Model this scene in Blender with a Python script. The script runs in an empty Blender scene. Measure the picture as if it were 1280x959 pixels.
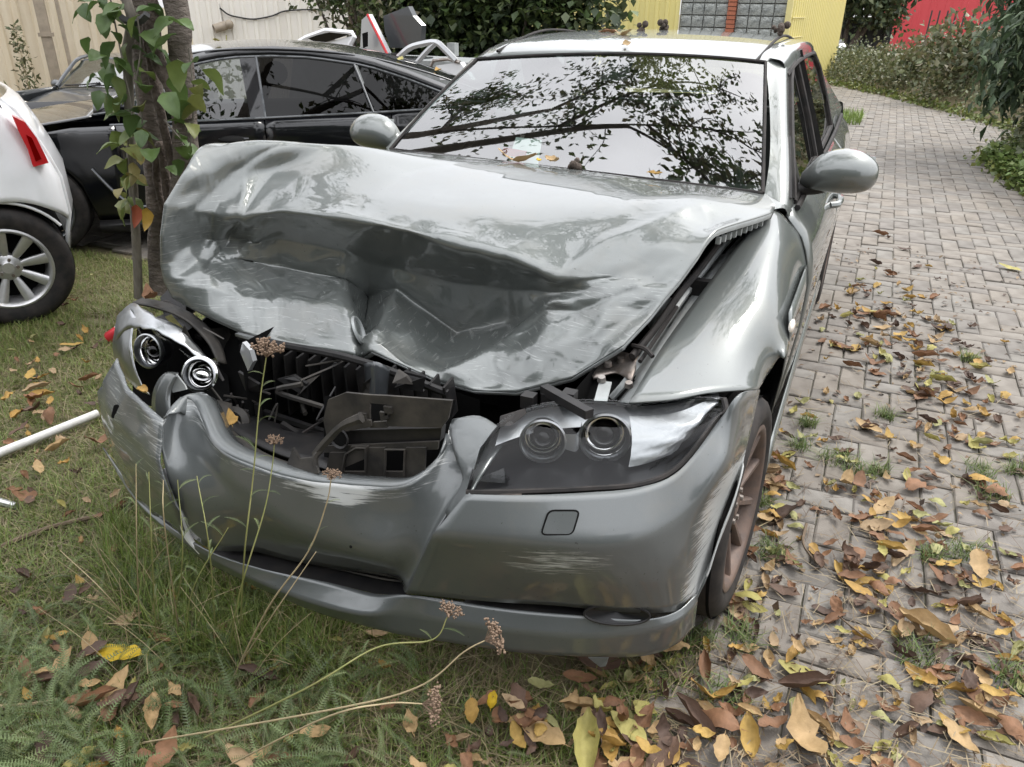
import bpy, math, random
import numpy as np
from mathutils import Vector, Matrix
random.seed(7); RNG = np.random.default_rng(7)
S = bpy.context.scene
COL = S.collection
# ---------------------------------------------------------------- camera
CAM = np.array([.982, -1.038, 1.501]); YAW, PIT, ROLL, FPX = .41506, .45264, .0140, 974.4
FW = np.array([-math.sin(YAW)*math.cos(PIT), math.cos(YAW)*math.cos(PIT), -math.sin(PIT)])
_r0 = np.array([math.cos(YAW), math.sin(YAW), 0]); _u0 = np.cross(_r0, FW)
RT = _r0*math.cos(ROLL)+_u0*math.sin(ROLL); UP = np.cross(RT, FW)
cd = bpy.data.cameras.new('camera'); cam = bpy.data.objects.new('camera', cd); COL.objects.link(cam)
cd.sensor_width = 36; cd.lens = 36*FPX/1280; cd.clip_end = 500; cd.clip_start = .02
m = Matrix.Identity(4)
for i, a in enumerate((RT, UP, -FW)):
    for j in range(3): m[j][i] = a[j]
for j in range(3): m[j][3] = CAM[j]
cam.matrix_world = m; S.camera = cam

def at(u, v, X=None, Y=None, Z=None):
    """surveying helper: where the sight line to a photo pixel meets a known plane of the place"""
    d = FW+RT*(u-640)/FPX-UP*(v-479.5)/FPX
    t = (X-CAM[0])/d[0] if X is not None else (Y-CAM[1])/d[1] if Y is not None else (Z-CAM[2])/d[2]
    return CAM+d*t
def atp(u, v, p0, n):
    d = FW+RT*(u-640)/FPX-UP*(v-479.5)/FPX; p0 = np.array(p0, float); n = np.array(n, float)
    return CAM+d*(((p0-CAM)@n)/(d@n))
def sm(a, b, x):
    t = np.clip((np.asarray(x, float)-a)/(b-a), 0, 1); return t*t*(3-2*t)
def gz(x, y):
    """height of the ground: it falls gently towards the yard on the left"""
    x = np.asarray(x, float); y = np.asarray(y, float); return -(.10+.13*sm(1.6, 2.8, y))*sm(.9, 3.0, -x)-.40*sm(5.2, 8.5, -x)

# ---------------------------------------------------------------- light
S.view_settings.view_transform = 'Standard'; S.view_settings.look = 'None'
S.view_settings.exposure = EXPO = 1.25; S.view_settings.gamma = 1
SUN_EL, SUN_AZ = math.radians(56), math.radians(35)      # high, thin cloud, behind and right of the car
w = bpy.data.worlds.new('World'); S.world = w; w.use_nodes = True
nt = w.node_tree; nt.nodes.clear()
def N(nt, t, **k):
    n = nt.nodes.new(t)
    for a, b in k.items():
        if a == 'inp':
            for i, x in b.items(): n.inputs[i].default_value = x
        else: setattr(n, a, b)
    return n
sky = N(nt, 'ShaderNodeTexSky', sky_type='NISHITA', sun_disc=False, sun_elevation=SUN_EL, sun_rotation=SUN_AZ, dust_density=3.0, air_density=1.2)
hs = N(nt, 'ShaderNodeHueSaturation', inp={'Saturation': .35})
tc = N(nt, 'ShaderNodeTexCoord'); sx = N(nt, 'ShaderNodeSeparateXYZ')
mr = N(nt, 'ShaderNodeMapRange', inp={1: 0., 2: 1., 3: 4.0, 4: 13.5})
nz = N(nt, 'ShaderNodeTexNoise', inp={'Scale': 2.2, 'Detail': 4, 'Roughness': .55})
mr2 = N(nt, 'ShaderNodeMapRange', inp={1: .3, 2: .7, 3: .82, 4: 1.15})
mu = N(nt, 'ShaderNodeMath', operation='MULTIPLY')
cc = N(nt, 'ShaderNodeCombineXYZ'); tint = N(nt, 'ShaderNodeVectorMath', operation='MULTIPLY'); tint.inputs[1].default_value = (.985, .99, 1.02)
mx = N(nt, 'ShaderNodeMix', data_type='RGBA'); mx.inputs[0].default_value = .72
bg = N(nt, 'ShaderNodeBackground', inp={'Strength': .13}); out = N(nt, 'ShaderNodeOutputWorld')
L = nt.links.new
L(sky.outputs[0], hs.inputs['Color']); L(tc.outputs['Generated'], sx.inputs[0]); L(sx.outputs[2], mr.inputs[0])
L(tc.outputs['Generated'], nz.inputs['Vector']); L(nz.outputs[0], mr2.inputs[0]); L(mr.outputs[0], mu.inputs[0]); L(mr2.outputs[0], mu.inputs[1])
for i in range(3): L(mu.outputs[0], cc.inputs[i])
L(cc.outputs[0], tint.inputs[0]); L(hs.outputs[0], mx.inputs[6]); L(tint.outputs[0], mx.inputs[7]); L(mx.outputs[2], bg.inputs[0]); L(bg.outputs[0], out.inputs[0])
sl = bpy.data.lights.new('sun', 'SUN'); sl.energy = 1.1; sl.angle = math.radians(18); sl.color = (1, .96, .9)
so = bpy.data.objects.new('sun', sl); COL.objects.link(so)
sd = Vector((math.sin(SUN_AZ)*math.cos(SUN_EL), math.cos(SUN_AZ)*math.cos(SUN_EL), math.sin(SUN_EL)))
so.rotation_euler = sd.to_track_quat('Z', 'Y').to_euler(); so.location = (3, 6, 9)

# ---------------------------------------------------------------- materials
M = {}
def mat(name, col, rough=.5, metal=0, coat=0, coat_ior=1.5, spec=.5, var=0, vscale=8, bump=0, bscale=60, bdist=.002, attr=None, trans=0, coatr=.03, stretch=None, col2=None, detail=5):
    """principled material; var mixes towards col2 with noise; attr multiplies by a vertex colour"""
    mt = bpy.data.materials.new(name); mt.use_nodes = True; nt = mt.node_tree; b = nt.nodes['Principled BSDF']; L = nt.links.new
    b.inputs['Base Color'].default_value = (*col, 1); b.inputs['Roughness'].default_value = rough; b.inputs['Metallic'].default_value = metal
    b.inputs['Coat Weight'].default_value = coat; b.inputs['Coat IOR'].default_value = coat_ior; b.inputs['Coat Roughness'].default_value = coatr
    b.inputs['Specular IOR Level'].default_value = spec; b.inputs['Transmission Weight'].default_value = trans
    tc = N(nt, 'ShaderNodeTexCoord'); mp = N(nt, 'ShaderNodeMapping'); L(tc.outputs['Object'], mp.inputs[0])
    if stretch: mp.inputs['Scale'].default_value = stretch
    src = None
    if var:
        n = N(nt, 'ShaderNodeTexNoise', inp={'Scale': vscale, 'Detail': detail, 'Roughness': .62}); L(mp.outputs[0], n.inputs['Vector'])
        r = N(nt, 'ShaderNodeMapRange', inp={1: .35, 2: .68, 3: 0., 4: var}); L(n.outputs[0], r.inputs[0])
        x = N(nt, 'ShaderNodeMix', data_type='RGBA'); x.inputs[6].default_value = (*col, 1); x.inputs[7].default_value = (*(col2 or tuple(c*.45 for c in col)), 1)
        L(r.outputs[0], x.inputs[0]); src = x.outputs[2]
    if attr:
        a = N(nt, 'ShaderNodeAttribute', attribute_name=attr)
        if src is None: src = a.outputs['Color']
        else:
            x = N(nt, 'ShaderNodeMix', data_type='RGBA', blend_type='MULTIPLY'); x.inputs[0].default_value = 1
            L(src, x.inputs[6]); L(a.outputs['Color'], x.inputs[7]); src = x.outputs[2]
    if src is not None: L(src, b.inputs['Base Color'])
    if bump:
        n = N(nt, 'ShaderNodeTexNoise', inp={'Scale': bscale, 'Detail': 4, 'Roughness': .6}); L(mp.outputs[0], n.inputs['Vector'])
        bp = N(nt, 'ShaderNodeBump', inp={'Strength': bump, 'Distance': bdist}); L(n.outputs[0], bp.inputs['Height']); L(bp.outputs[0], b.inputs['Normal'])
    M[name] = mt; return mt

def glass(name, tintc, ior=1.5, dens=.5, rough=.01):
    """thin pane: clear tinted transmission plus a Fresnel mirror"""
    mt = bpy.data.materials.new(name); mt.use_nodes = True; nt = mt.node_tree; nt.nodes.clear(); L = nt.links.new
    t = N(nt, 'ShaderNodeBsdfTransparent'); t.inputs[0].default_value = (*tintc, 1)
    g = N(nt, 'ShaderNodeBsdfGlossy', inp={'Roughness': rough, 'Color': (1, 1, 1, 1)}); f = N(nt, 'ShaderNodeFresnel'); ge = N(nt, 'ShaderNodeNewGeometry'); pw_ = N(nt, 'ShaderNodeMath', operation='POWER'); e_ = N(nt, 'ShaderNodeMath', operation='MULTIPLY_ADD', inp={1: -2., 2: 1.}); pw_.inputs[0].default_value = ior; L(ge.outputs['Backfacing'], e_.inputs[0]); L(e_.outputs[0], pw_.inputs[1]); L(pw_.outputs[0], f.inputs[0])
    x = N(nt, 'ShaderNodeMixShader'); o = N(nt, 'ShaderNodeOutputMaterial')
    L(f.outputs[0], x.inputs[0]); L(t.outputs[0], x.inputs[1]); L(g.outputs[0], x.inputs[2]); L(x.outputs[0], o.inputs[0])
    M[name] = mt; return mt

def paint(name, col, col2, cior=1.65, crough=(.015, .12), cw=1.):
    """two-coat metallic paint with flake, dust, creases where 'dent' is painted on the mesh and scrapes where 'scuff' is"""
    mt = bpy.data.materials.new(name); mt.use_nodes = True; nt = mt.node_tree; b = nt.nodes['Principled BSDF']; L = nt.links.new
    tc = N(nt, 'ShaderNodeTexCoord')
    fl = N(nt, 'ShaderNodeTexNoise', inp={'Scale': 900, 'Detail': 1}); L(tc.outputs['Object'], fl.inputs['Vector'])
    du = N(nt, 'ShaderNodeTexNoise', inp={'Scale': 5, 'Detail': 6, 'Roughness': .65}); L(tc.outputs['Object'], du.inputs['Vector'])
    x = N(nt, 'ShaderNodeMix', data_type='RGBA'); x.inputs[6].default_value = (*col, 1); x.inputs[7].default_value = (*col2, 1); L(fl.outputs[0], x.inputs[0])
    a = N(nt, 'ShaderNodeAttribute', attribute_name='scuff')
    # scrapes: thin streaks along the panel
    mp = N(nt, 'ShaderNodeMapping'); mp.inputs['Scale'].default_value = (9, 9, 150); mp.inputs['Rotation'].default_value = (0, .12, 0); L(tc.outputs['Object'], mp.inputs[0])
    sn = N(nt, 'ShaderNodeTexNoise', inp={'Scale': 1.6, 'Detail': 5, 'Roughness': .7, 'Distortion': .3}); L(mp.outputs[0], sn.inputs['Vector'])
    ad = N(nt, 'ShaderNodeMath', operation='MULTIPLY'); L(sn.outputs[0], ad.inputs[0]); L(a.outputs['Fac'], ad.inputs[1])
    rm = N(nt, 'ShaderNodeMapRange', inp={1: .44, 2: .60, 3: 0., 4: .75}); L(ad.outputs[0], rm.inputs[0])
    y = N(nt, 'ShaderNodeMix', data_type='RGBA'); y.inputs[7].default_value = (.50, .51, .50, 1)
    sp = N(nt, 'ShaderNodeTexNoise', inp={'Scale': 130, 'Detail': 1}); L(tc.outputs['Object'], sp.inputs['Vector']); sr = N(nt, 'ShaderNodeMapRange', inp={1: .74, 2: .80, 3: 0., 4: .6}); L(sp.outputs[0], sr.inputs[0])
    dx = N(nt, 'ShaderNodeMix', data_type='RGBA'); dx.inputs[7].default_value = (.03, .028, .022, 1); L(sr.outputs[0], dx.inputs[0]); L(x.outputs[2], dx.inputs[6])
    dr_ = N(nt, 'ShaderNodeMapRange', inp={1: .5, 2: .8, 3: 0., 4: .30}); L(du.outputs[0], dr_.inputs[0]); dz_ = N(nt, 'ShaderNodeMix', data_type='RGBA'); dz_.inputs[7].default_value = (.22, .20, .16, 1); L(dr_.outputs[0], dz_.inputs[0]); L(dx.outputs[2], dz_.inputs[6]); L(dz_.outputs[2], y.inputs[6]); L(rm.outputs[0], y.inputs[0])
    L(y.outputs[2], b.inputs['Base Color'])
    me = N(nt, 'ShaderNodeMapRange', inp={1: 0., 2: 1., 3: .5, 4: 0.}); L(rm.outputs[0], me.inputs[0]); L(me.outputs[0], b.inputs['Metallic'])
    rr = N(nt, 'ShaderNodeMapRange', inp={1: .3, 2: .75, 3: .42, 4: .55}); L(du.outputs[0], rr.inputs[0]); L(rr.outputs[0], b.inputs['Roughness'])
    cw = N(nt, 'ShaderNodeMapRange', inp={1: 0., 2: 1., 3: 1., 4: .15}); L(rm.outputs[0], cw.inputs[0]); L(cw.outputs[0], b.inputs['Coat Weight'])
    cr = N(nt, 'ShaderNodeMapRange', inp={1: .45, 2: .8, 3: crough[0], 4: crough[1]}); L(du.outputs[0], cr.inputs[0]); L(cr.outputs[0], b.inputs['Coat Roughness'])
    b.inputs['Coat IOR'].default_value = cior
    # foil-like creases
    d = N(nt, 'ShaderNodeAttribute', attribute_name='dent')
    mp2 = N(nt, 'ShaderNodeMapping'); mp2.inputs['Scale'].default_value = (14, 26, 10); mp2.inputs['Rotation'].default_value = (.3, .5, .7); L(tc.outputs['Object'], mp2.inputs[0])
    c1 = N(nt, 'ShaderNodeTexNoise', inp={'Scale': .8, 'Detail': 3, 'Roughness': .5, 'Distortion': 1.3}); c1.noise_type = 'RIDGED_MULTIFRACTAL' if hasattr(c1, 'noise_type') else None
    L(mp2.outputs[0], c1.inputs['Vector'])
    mm = N(nt, 'ShaderNodeMath', operation='MULTIPLY'); L(c1.outputs[0], mm.inputs[0]); L(d.outputs['Fac'], mm.inputs[1])
    bp = N(nt, 'ShaderNodeBump', inp={'Strength': .5, 'Distance': .008}); L(mm.outputs[0], bp.inputs['Height'])
    L(bp.outputs[0], b.inputs['Normal']); L(bp.outputs[0], b.inputs['Coat Normal'])
    M[name] = mt; return mt

paint('silver_green_paint', (.105, .117, .112), (.150, .163, .157))
paint('bumper_paint', (.092, .101, .102), (.125, .135, .136), 1.45, (.08, .25))
mat('lamp_silver', (.30, .31, .32), .36, metal=.75, bump=.25, bscale=90)
mat('black_paint', (.004, .0045, .006), .3, spec=.15, coat=1, coat_ior=1.5)
mat('white_paint', (.72, .73, .75), .35, coat=.8, var=.25, vscale=6, col2=(.55, .55, .53))
mat('grey_paint', (.05, .055, .06), .35, metal=.3, coat=1)
mat('pale_grey_paint', (.42, .43, .44), .4, metal=.4, coat=1)
mat('dull_silver_paint', (.33, .35, .35), .5, metal=.3, var=.5, vscale=14, col2=(.16, .16, .15), bump=.2, bscale=50)
mat('black_plastic', (.010, .010, .011), .45, spec=.3, var=.5, vscale=22, col2=(.032, .029, .026), bump=.12, bscale=30)
mat('lamp_black', (.006, .006, .007), .3, spec=.35)
mat('dusty_plastic', (.022, .021, .020), .6, spec=.3, var=.7, vscale=16, col2=(.07, .062, .052), bump=.3, bscale=40)
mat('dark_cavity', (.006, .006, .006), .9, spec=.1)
mat('rubber', (.016, .0155, .0155), .7, spec=.25, var=.5, vscale=18, col2=(.06, .05, .045), bump=.2, bscale=60)
mat('rusty_rim', (.095, .072, .062), .6, metal=.25, var=.6, vscale=25, col2=(.17, .11, .08), bump=.3, bscale=120)
mat('alloy', (.55, .55, .55), .35, metal=.75, var=.3, vscale=20)
mat('chrome', (.8, .8, .8), .08, metal=1)
mat('dull_chrome', (.40, .41, .42), .28, metal=1, var=.4, vscale=20)
mat('bare_steel', (.33, .31, .29), .45, metal=.8, var=.7, vscale=18, col2=(.13, .085, .06))
mat('fabric_dark', (.07, .07, .07), .9, bump=.3, bscale=300)
mat('cream_card', (.75, .78, .74), .7)
mat('red_plastic', (.55, .015, .02), .3, coat=.6)
mat('label_yellow', (.55, .52, .20), .6, var=.6, vscale=60, col2=(.16, .15, .09))
mat('amber_lens', (.75, .68, .6), .2, coat=1)
glass('windscreen_glass', (.50, .58, .56), 2.6, rough=.015)
glass('side_glass', (.22, .25, .24), 1.75)
glass('dark_glass', (.03, .03, .03), 1.35)
glass('lens_plastic', (.95, .96, .96), 1.28, rough=.0)
glass('red_lens', (.55, .02, .02), 1.5)
# ---------------------------------------------------------------- mesh helpers
def cr1(P, n, sharp=(), closed=False):
    """Catmull-Rom along axis 0, n steps a span; 'sharp' knots keep a crease"""
    P = np.asarray(P, float); k = len(P); out = []
    for i in range(k-1):
        p0, p1, p2, p3 = P[max(i-1, 0)], P[i], P[i+1], P[min(i+2, k-1)]
        m1 = (p2-p1) if (i in sharp or i == 0) else (p2-p0)/2
        m2 = (p2-p1) if ((i+1) in sharp or i == k-2) else (p3-p1)/2
        for j in range(n):
            t = j/n; a = 2*t**3-3*t**2+1; b = t**3-2*t**2+t; c = -2*t**3+3*t**2; d = t**3-t**2
            out.append(a*p1+b*m1+c*p2+d*m2)
    out.append(P[-1]); return np.array(out)
def patch(G, nu=5, nv=5, su=(), sv=()):
    G = np.asarray(G, float); A = cr1(G, nu, su); return cr1(A.swapaxes(0, 1), nv, sv).swapaxes(0, 1)

class MB:
    def __init__(s): s.v = []; s.f = []; s.n = 0; s.a = {}
    def add(s, V, F, **attr):
        V = np.asarray(V, float).reshape(-1, 3); o = s.n
        s.v.append(V); s.f += [tuple(i+o for i in f) for f in F]; s.n += len(V)
        for k, x in attr.items(): s.a.setdefault(k, []).append((o, np.broadcast_to(np.asarray(x, float), (len(V),)+np.shape(x)[1:]) if np.ndim(x) else np.full(len(V), float(x))))
        return s
    def grid(s, A, flip=False, closed=False, **attr):
        A = np.asarray(A); r, c = A.shape[:2]; F = []
        for i in range(r-1):
            for j in range(c if closed else c-1):
                q = (i*c+j, i*c+(j+1) % c, (i+1)*c+(j+1) % c, (i+1)*c+j); F.append(q[::-1] if flip else q)
        return s.add(A.reshape(-1, 3), F, **{k: np.asarray(x).reshape(-1) for k, x in attr.items()})
    def box(s, c, d, R=None, taper=1.0):
        h = np.array(d)/2; V = np.array([(x, y, z) for z in (-1, 1) for y in (-1, 1) for x in (-1, 1)], float)
        V[4:, :2] *= taper; V = V*h
        if R is not None: V = V@np.asarray(R).T
        return s.add(V+np.array(c), [(0, 2, 3, 1), (4, 5, 7, 6), (0, 1, 5, 4), (2, 6, 7, 3), (0, 4, 6, 2), (1, 3, 7, 5)])
    def beam(s, a, b, w, h, up=(0, 0, 1)):
        a = np.array(a, float); b = np.array(b, float); d = b-a; l = np.linalg.norm(d); d /= l
        x = np.cross(d, up); x /= np.linalg.norm(x); z = np.cross(x, d)
        return s.box((a+b)/2, (w, l, h), np.stack([x, d, z], 1))
    def tube(s, P, r, seg=8, cap=True, n=0):
        P = np.asarray(P, float)
        if n: P = cr1(P, n)
        k = len(P); r = np.interp(np.linspace(0, 1, k), np.linspace(0, 1, len(np.atleast_1d(r))), np.atleast_1d(r))
        T = np.gradient(P, axis=0); T /= np.linalg.norm(T, axis=1)[:, None]+1e-12
        ref = np.array([0, 0, 1.]) if abs(T[0][2]) < .9 else np.array([1., 0, 0]); A = []
        x = np.cross(T[0], ref); x /= np.linalg.norm(x)
        for i in range(k):
            x = x-T[i]*(x@T[i]); x /= np.linalg.norm(x)+1e-12; y = np.cross(T[i], x)
            th = np.arange(seg)*2*math.pi/seg
            A.append(P[i]+r[i]*(np.cos(th)[:, None]*x+np.sin(th)[:, None]*y))
        o = s.n; s.grid(np.array(A), closed=True)
        if cap: s.f.append(tuple(o+i for i in range(seg))[::-1]); s.f.append(tuple(o+(k-1)*seg+i for i in range(seg)))
        return s
    def lathe(s, prof, axis, c, seg=32, flip=False):
        """prof: (radius, along) pairs round an axis"""
        ax = np.array(axis, float); ax /= np.linalg.norm(ax); ref = np.array([0, 0, 1.]) if abs(ax[2]) < .9 else np.array([1., 0, 0])
        x = np.cross(ref, ax); x /= np.linalg.norm(x); y = np.cross(ax, x); th = np.arange(seg)*2*math.pi/seg
        ring = np.cos(th)[:, None]*x+np.sin(th)[:, None]*y
        A = np.array([np.array(c)+ring*r+ax*h for r, h in prof]); return s.grid(A, closed=True, flip=flip)
    def prism(s, poly, d):
        """a flat polygon pushed along vector d"""
        P = np.asarray(poly, float); k = len(P); V = np.r_[P, P+np.array(d)]
        return s.add(V, [tuple(range(k))[::-1], tuple(range(k, 2*k))]+[(i, (i+1) % k, (i+1) % k+k, i+k) for i in range(k)])
    def sphere(s, c, r, seg=12, rings=8, R=None):
        r = np.broadcast_to(r, 3); th = np.linspace(0, math.pi, rings+1); ph = np.arange(seg)*2*math.pi/seg
        A = np.stack([np.sin(th)[:, None]*np.cos(ph), np.sin(th)[:, None]*np.sin(ph), np.repeat(np.cos(th)[:, None], seg, 1)], -1)*r
        if R is not None: A = A@np.asarray(R).T
        return s.grid(A+np.array(c), closed=True, flip=True)
    def mesh(s, name, smooth=True, angle=None):
        me = bpy.data.meshes.new(name); V = np.concatenate(s.v); me.from_pydata(V.tolist(), [], s.f)
        for k, lst in s.a.items():
            if np.ndim(lst[0][1]) == 2:
                at_ = me.color_attributes.new(k, 'FLOAT_COLOR', 'POINT'); arr = np.ones((len(V), 4))
                for o, x in lst: arr[o:o+len(x), :3] = x
            else:
                at_ = me.attributes.new(k, 'FLOAT', 'POINT'); arr = np.zeros(len(V))
                for o, x in lst: arr[o:o+len(x)] = x
            at_.data.foreach_set('color' if np.ndim(lst[0][1]) == 2 else 'value', arr.ravel())
        if smooth:
            me.polygons.foreach_set('use_smooth', [True]*len(me.polygons))
            if angle: me.set_sharp_from_angle(angle=math.radians(angle))
        me.update(); return me
    def build(s, name, mt, parent=None, smooth=True, angle=40, thick=0, **k):
        me = s.mesh(name, smooth, angle); return link(name, me, mt, parent, thick, **k)
def link(name, me, mt, parent=None, thick=0, off=-1):
    if mt is not None and not me.materials: me.materials.append(M[mt] if isinstance(mt, str) else mt)
    o = bpy.data.objects.new(name, me); COL.objects.link(o)
    if parent is not None: o.parent = parent; o.matrix_parent_inverse = PINV(parent)
    if thick:
        md = o.modifiers.new('thickness', 'SOLIDIFY'); md.thickness = thick; md.offset = off
    return o
def PINV(p):
    mm = Matrix.Identity(4); q = p
    while q is not None: mm = (q.matrix_parent_inverse if q.parent else Matrix.Identity(4)) @ q.matrix_basis @ mm; q = q.parent
    return mm.inverted()
def empty(name, loc, label, cat, group=None):
    o = bpy.data.objects.new(name, None); COL.objects.link(o); o.location = loc; o.empty_display_size = .1
    return tag(o, label, cat, group)
def tag(o, label=None, cat=None, group=None, kind=None):
    if label: o['label'] = label
    if cat: o['category'] = cat
    if group: o['group'] = group
    if kind: o['kind'] = kind
    return o
def fastmesh(name, V, F, col=None, smooth=False, k=None):
    """many equal-sized faces at once (k corners each)"""
    V = np.asarray(V, np.float32).reshape(-1, 3); F = np.asarray(F, np.int32); k = F.shape[1]
    me = bpy.data.meshes.new(name); me.vertices.add(len(V)); me.vertices.foreach_set('co', V.ravel())
    me.loops.add(F.size); me.loops.foreach_set('vertex_index', F.ravel())
    me.polygons.add(len(F)); me.polygons.foreach_set('loop_start', np.arange(len(F), dtype=np.int32)*k)
    me.update(calc_edges=True); me.validate()
    if col is not None:
        a = me.color_attributes.new('tint', 'FLOAT_COLOR', 'POINT'); c = np.ones((len(V), 4), np.float32); c[:, :3] = col; a.data.foreach_set('color', c.ravel())
    if smooth: me.polygons.foreach_set('use_smooth', [True]*len(me.polygons))
    return me
# gradient-free value noise for displacement
def lnoise(P, sc=1.0):
    """noise with crisp creases: cells joined by straight ramps"""
    P = np.asarray(P, float)*sc; i = np.floor(P).astype(int); f = P-i; r = 0
    for a in (0, 1):
        for b in (0, 1):
            for c in (0, 1): r = r+(f[..., 0] if a else 1-f[..., 0])*(f[..., 1] if b else 1-f[..., 1])*(f[..., 2] if c else 1-f[..., 2])*_tab[(i[..., 0]+a) % 64, (i[..., 1]+b) % 64, (i[..., 2]+c) % 64]
    return r
_tri = RNG.random((97, 97))
def trinoise(x, y, size, seed=0):
    """flat triangular facets with straight hard edges"""
    x = x/size+seed*7.31; y = y/size+seed*3.77; a = x-y*.57735; b = y*1.1547; i = np.floor(a).astype(int); j = np.floor(b).astype(int); f = a-i; g = b-j
    T = lambda p, q: _tri[p % 97, q % 97]
    lo = T(i, j)*(1-f-g)+T(i+1, j)*f+T(i, j+1)*g; hi = T(i+1, j+1)*(f+g-1)+T(i, j+1)*(1-f)+T(i+1, j)*(1-g)
    return np.where(f+g < 1, lo, hi)
_tab = RNG.random((64, 64, 64))
def vnoise(P, sc=1.0):
    P = np.asarray(P, float)*sc; i = np.floor(P).astype(int); f = P-i; f = f*f*(3-2*f); r = 0
    for a in (0, 1):
        for b in (0, 1):
            for c in (0, 1):
                wgt = (f[..., 0] if a else 1-f[..., 0])*(f[..., 1] if b else 1-f[..., 1])*(f[..., 2] if c else 1-f[..., 2])
                r = r+wgt*_tab[(i[..., 0]+a) % 64, (i[..., 1]+b) % 64, (i[..., 2]+c) % 64]
    return r
def ridged(P, sc): return 1-np.abs(2*vnoise(P, sc)-1)*2
def gridnormals(A):
    n = np.cross(np.gradient(A, axis=0), np.gradient(A, axis=1)); return n/(np.linalg.norm(n, axis=-1, keepdims=True)+1e-12)
# ================================================================ the wrecked saloon
CAR = empty('wrecked_car', (0, .8, 0), 'silver green saloon car with crushed bonnet and torn front bumper', 'car')
PT = 'silver_green_paint'
def Y3(u, v, y): return at(u, v, Y=y)
# ---- bonnet: rows from windscreen to lip, nine lines; columns left edge to right edge of the picture
r0 = [at(u, v, Z=z) for u, v, z in [(487, 188, .98), (530, 192, .985), (575, 196, .99), (620, 201, .99), (670, 207, .99), (692, 210, .99), (715, 213, .99), (760, 219, .99), (805, 225, .985), (850, 230, .98), (900, 236, .975), (957, 243, .965)]]
hood = [
 [(487,188,1.62),None,(262,181,.74),(228,217,.60),(205,255,.53),(200,295,.50),(200,330,.50),(206,352,.50),(216,372,.50)],
 [(530,192,1.62),None,(330,178,.84),(290,215,.73),(266,268,.64),(262,300,.655),(250,327,.58),(254,360,.53),(262,397,.505)],
 [(575,196,1.62),None,(395,182,.95),(342,217,.83),(303,270,.66),(300,300,.71),(300,326,.69),(300,368,.57),(306,417,.51)],
 [(620,201,1.61),None,(452,188,1.06),(400,222,.86),(352,264,.69),(350,297,.75),(350,333,.75),(352,372,.63),(360,431,.52)],
 [(670,207,1.60),(600,205,1.38),(530,213,1.15),(480,240,.90),(440,273,.71),(432,312,.78),(430,350,.78),(436,388,.635),(443,444,.535)],
 [(692,210,1.595),(628,211,1.36),(565,222,1.14),(515,249,.90),(474,280,.72),(464,326,.81),(460,372,.87),(455,406,.735),(454,447,.575)],
 [(715,213,1.59),(655,217,1.34),(597,231,1.13),(550,258,.90),(508,288,.73),(500,336,.83),(496,362,.82),(476,402,.655),(465,440,.545)],
 [(760,219,1.58),(712,227,1.30),(662,246,1.10),(617,273,.91),(575,307,.76),(566,352,.87),(572,418,.90),(552,446,.70),(545,476,.59)],
 [(805,225,1.57),(762,236,1.27),(718,257,1.08),(674,285,.92),(636,321,.78),(632,362,.88),(634,402,.88),(614,445,.70),(592,489,.60)],
 [(850,230,1.56),(812,243,1.24),(775,266,1.06),(735,300,.93),(697,349,.80),(697,365,.82),(690,388,.79),(668,432,.70),(645,491,.62)],
 [(900,236,1.56),(872,250,1.20),(845,277,1.04),(815,308,.93),(785,343,.86),(770,367,.81),(755,392,.77),(735,427,.715),(715,473,.66)],
 [(957,243,1.55),(966,266,1.36),(897,289,1.03),(873,321,.94),(851,351,.88),(833,372,.835),(816,394,.79),(797,414,.745),(779,433,.70)]]
Gp = []
for ci, c in enumerate(hood):
    col = [r0[ci]]
    for t in c[1:]: col.append(None if t is None else Y3(*t))
    if col[1] is None: col[1] = .55*col[0]+.45*col[2]-np.array([0, 0, .012])
    Gp.append(col)
Gp = np.array(Gp).swapaxes(0, 1)                     # rows x cols x 3
su, sv = 14, 14
A = patch(Gp, su, sv, su=(4, 6), sv=(4, 5, 6, 8)); A_lin = patch(Gp, su, sv, su=range(9), sv=range(12))
rr, cc_ = A.shape[:2]; tr = np.linspace(0, 8, rr)[:, None]+np.zeros((1, cc_)); tcn = np.interp(np.linspace(0, 11, cc_), range(12), [0, 1, 2, 3, 4, 4.5, 5, 6, 7, 8, 9, 10])[None]+np.zeros((rr, 1))
fac = (1.*sm(2.8, 3.9, tr)+.5*sm(2.5, 1, tcn)*sm(1.5, 2.5, tr)+.45*sm(8.2, 9, tcn)*sm(.6, 1.2, tr)).clip(0, 1)[..., None]; A = A*(1-fac)+A_lin*fac
nrm = gridnormals(A)
dent = sm(3.2, 4.3, tr)*(.55+.45*sm(.5, 3, 10-tcn)) + .9*sm(3.2, 0, tcn)*sm(1.5, 2.4, tr) + .45*sm(7.3, 8.6, tcn)*sm(.8, 1.6, tr)
dent = np.clip(dent, 0, 1)*(1-.75*np.exp(-((tr-5)/.55)**2)*sm(2.3, 3.3, tcn)*sm(8.2, 7, tcn))
W = A*np.array([1, 1.4, 1.]); edge = sm(0, .35, tcn)*sm(10, 9.7, tcn)*sm(0, .4, tr)*sm(8, 7.8, tr)
qx, qy = tcn*.145, tr*.085; wx = qx+.03*(trinoise(qx, qy, .11, 5)-.5); wy = qy+.03*(trinoise(qx, qy, .09, 6)-.5)
ca, sa = math.cos(.5), math.sin(.5); ux, uy = wx*ca-wy*sa, wx*sa+wy*ca
A = A+nrm*(dent*edge*(.020*(trinoise(ux, uy*1.25, .17, 1)-.5)+.018*(trinoise(uy, ux, .085, 2)-.5)+.013*(trinoise(ux*.8, uy, .042, 3)-.5)+.0025*(trinoise(uy, ux*.7, .018, 4)-.5)))[..., None]
B_ = A.copy()
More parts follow.
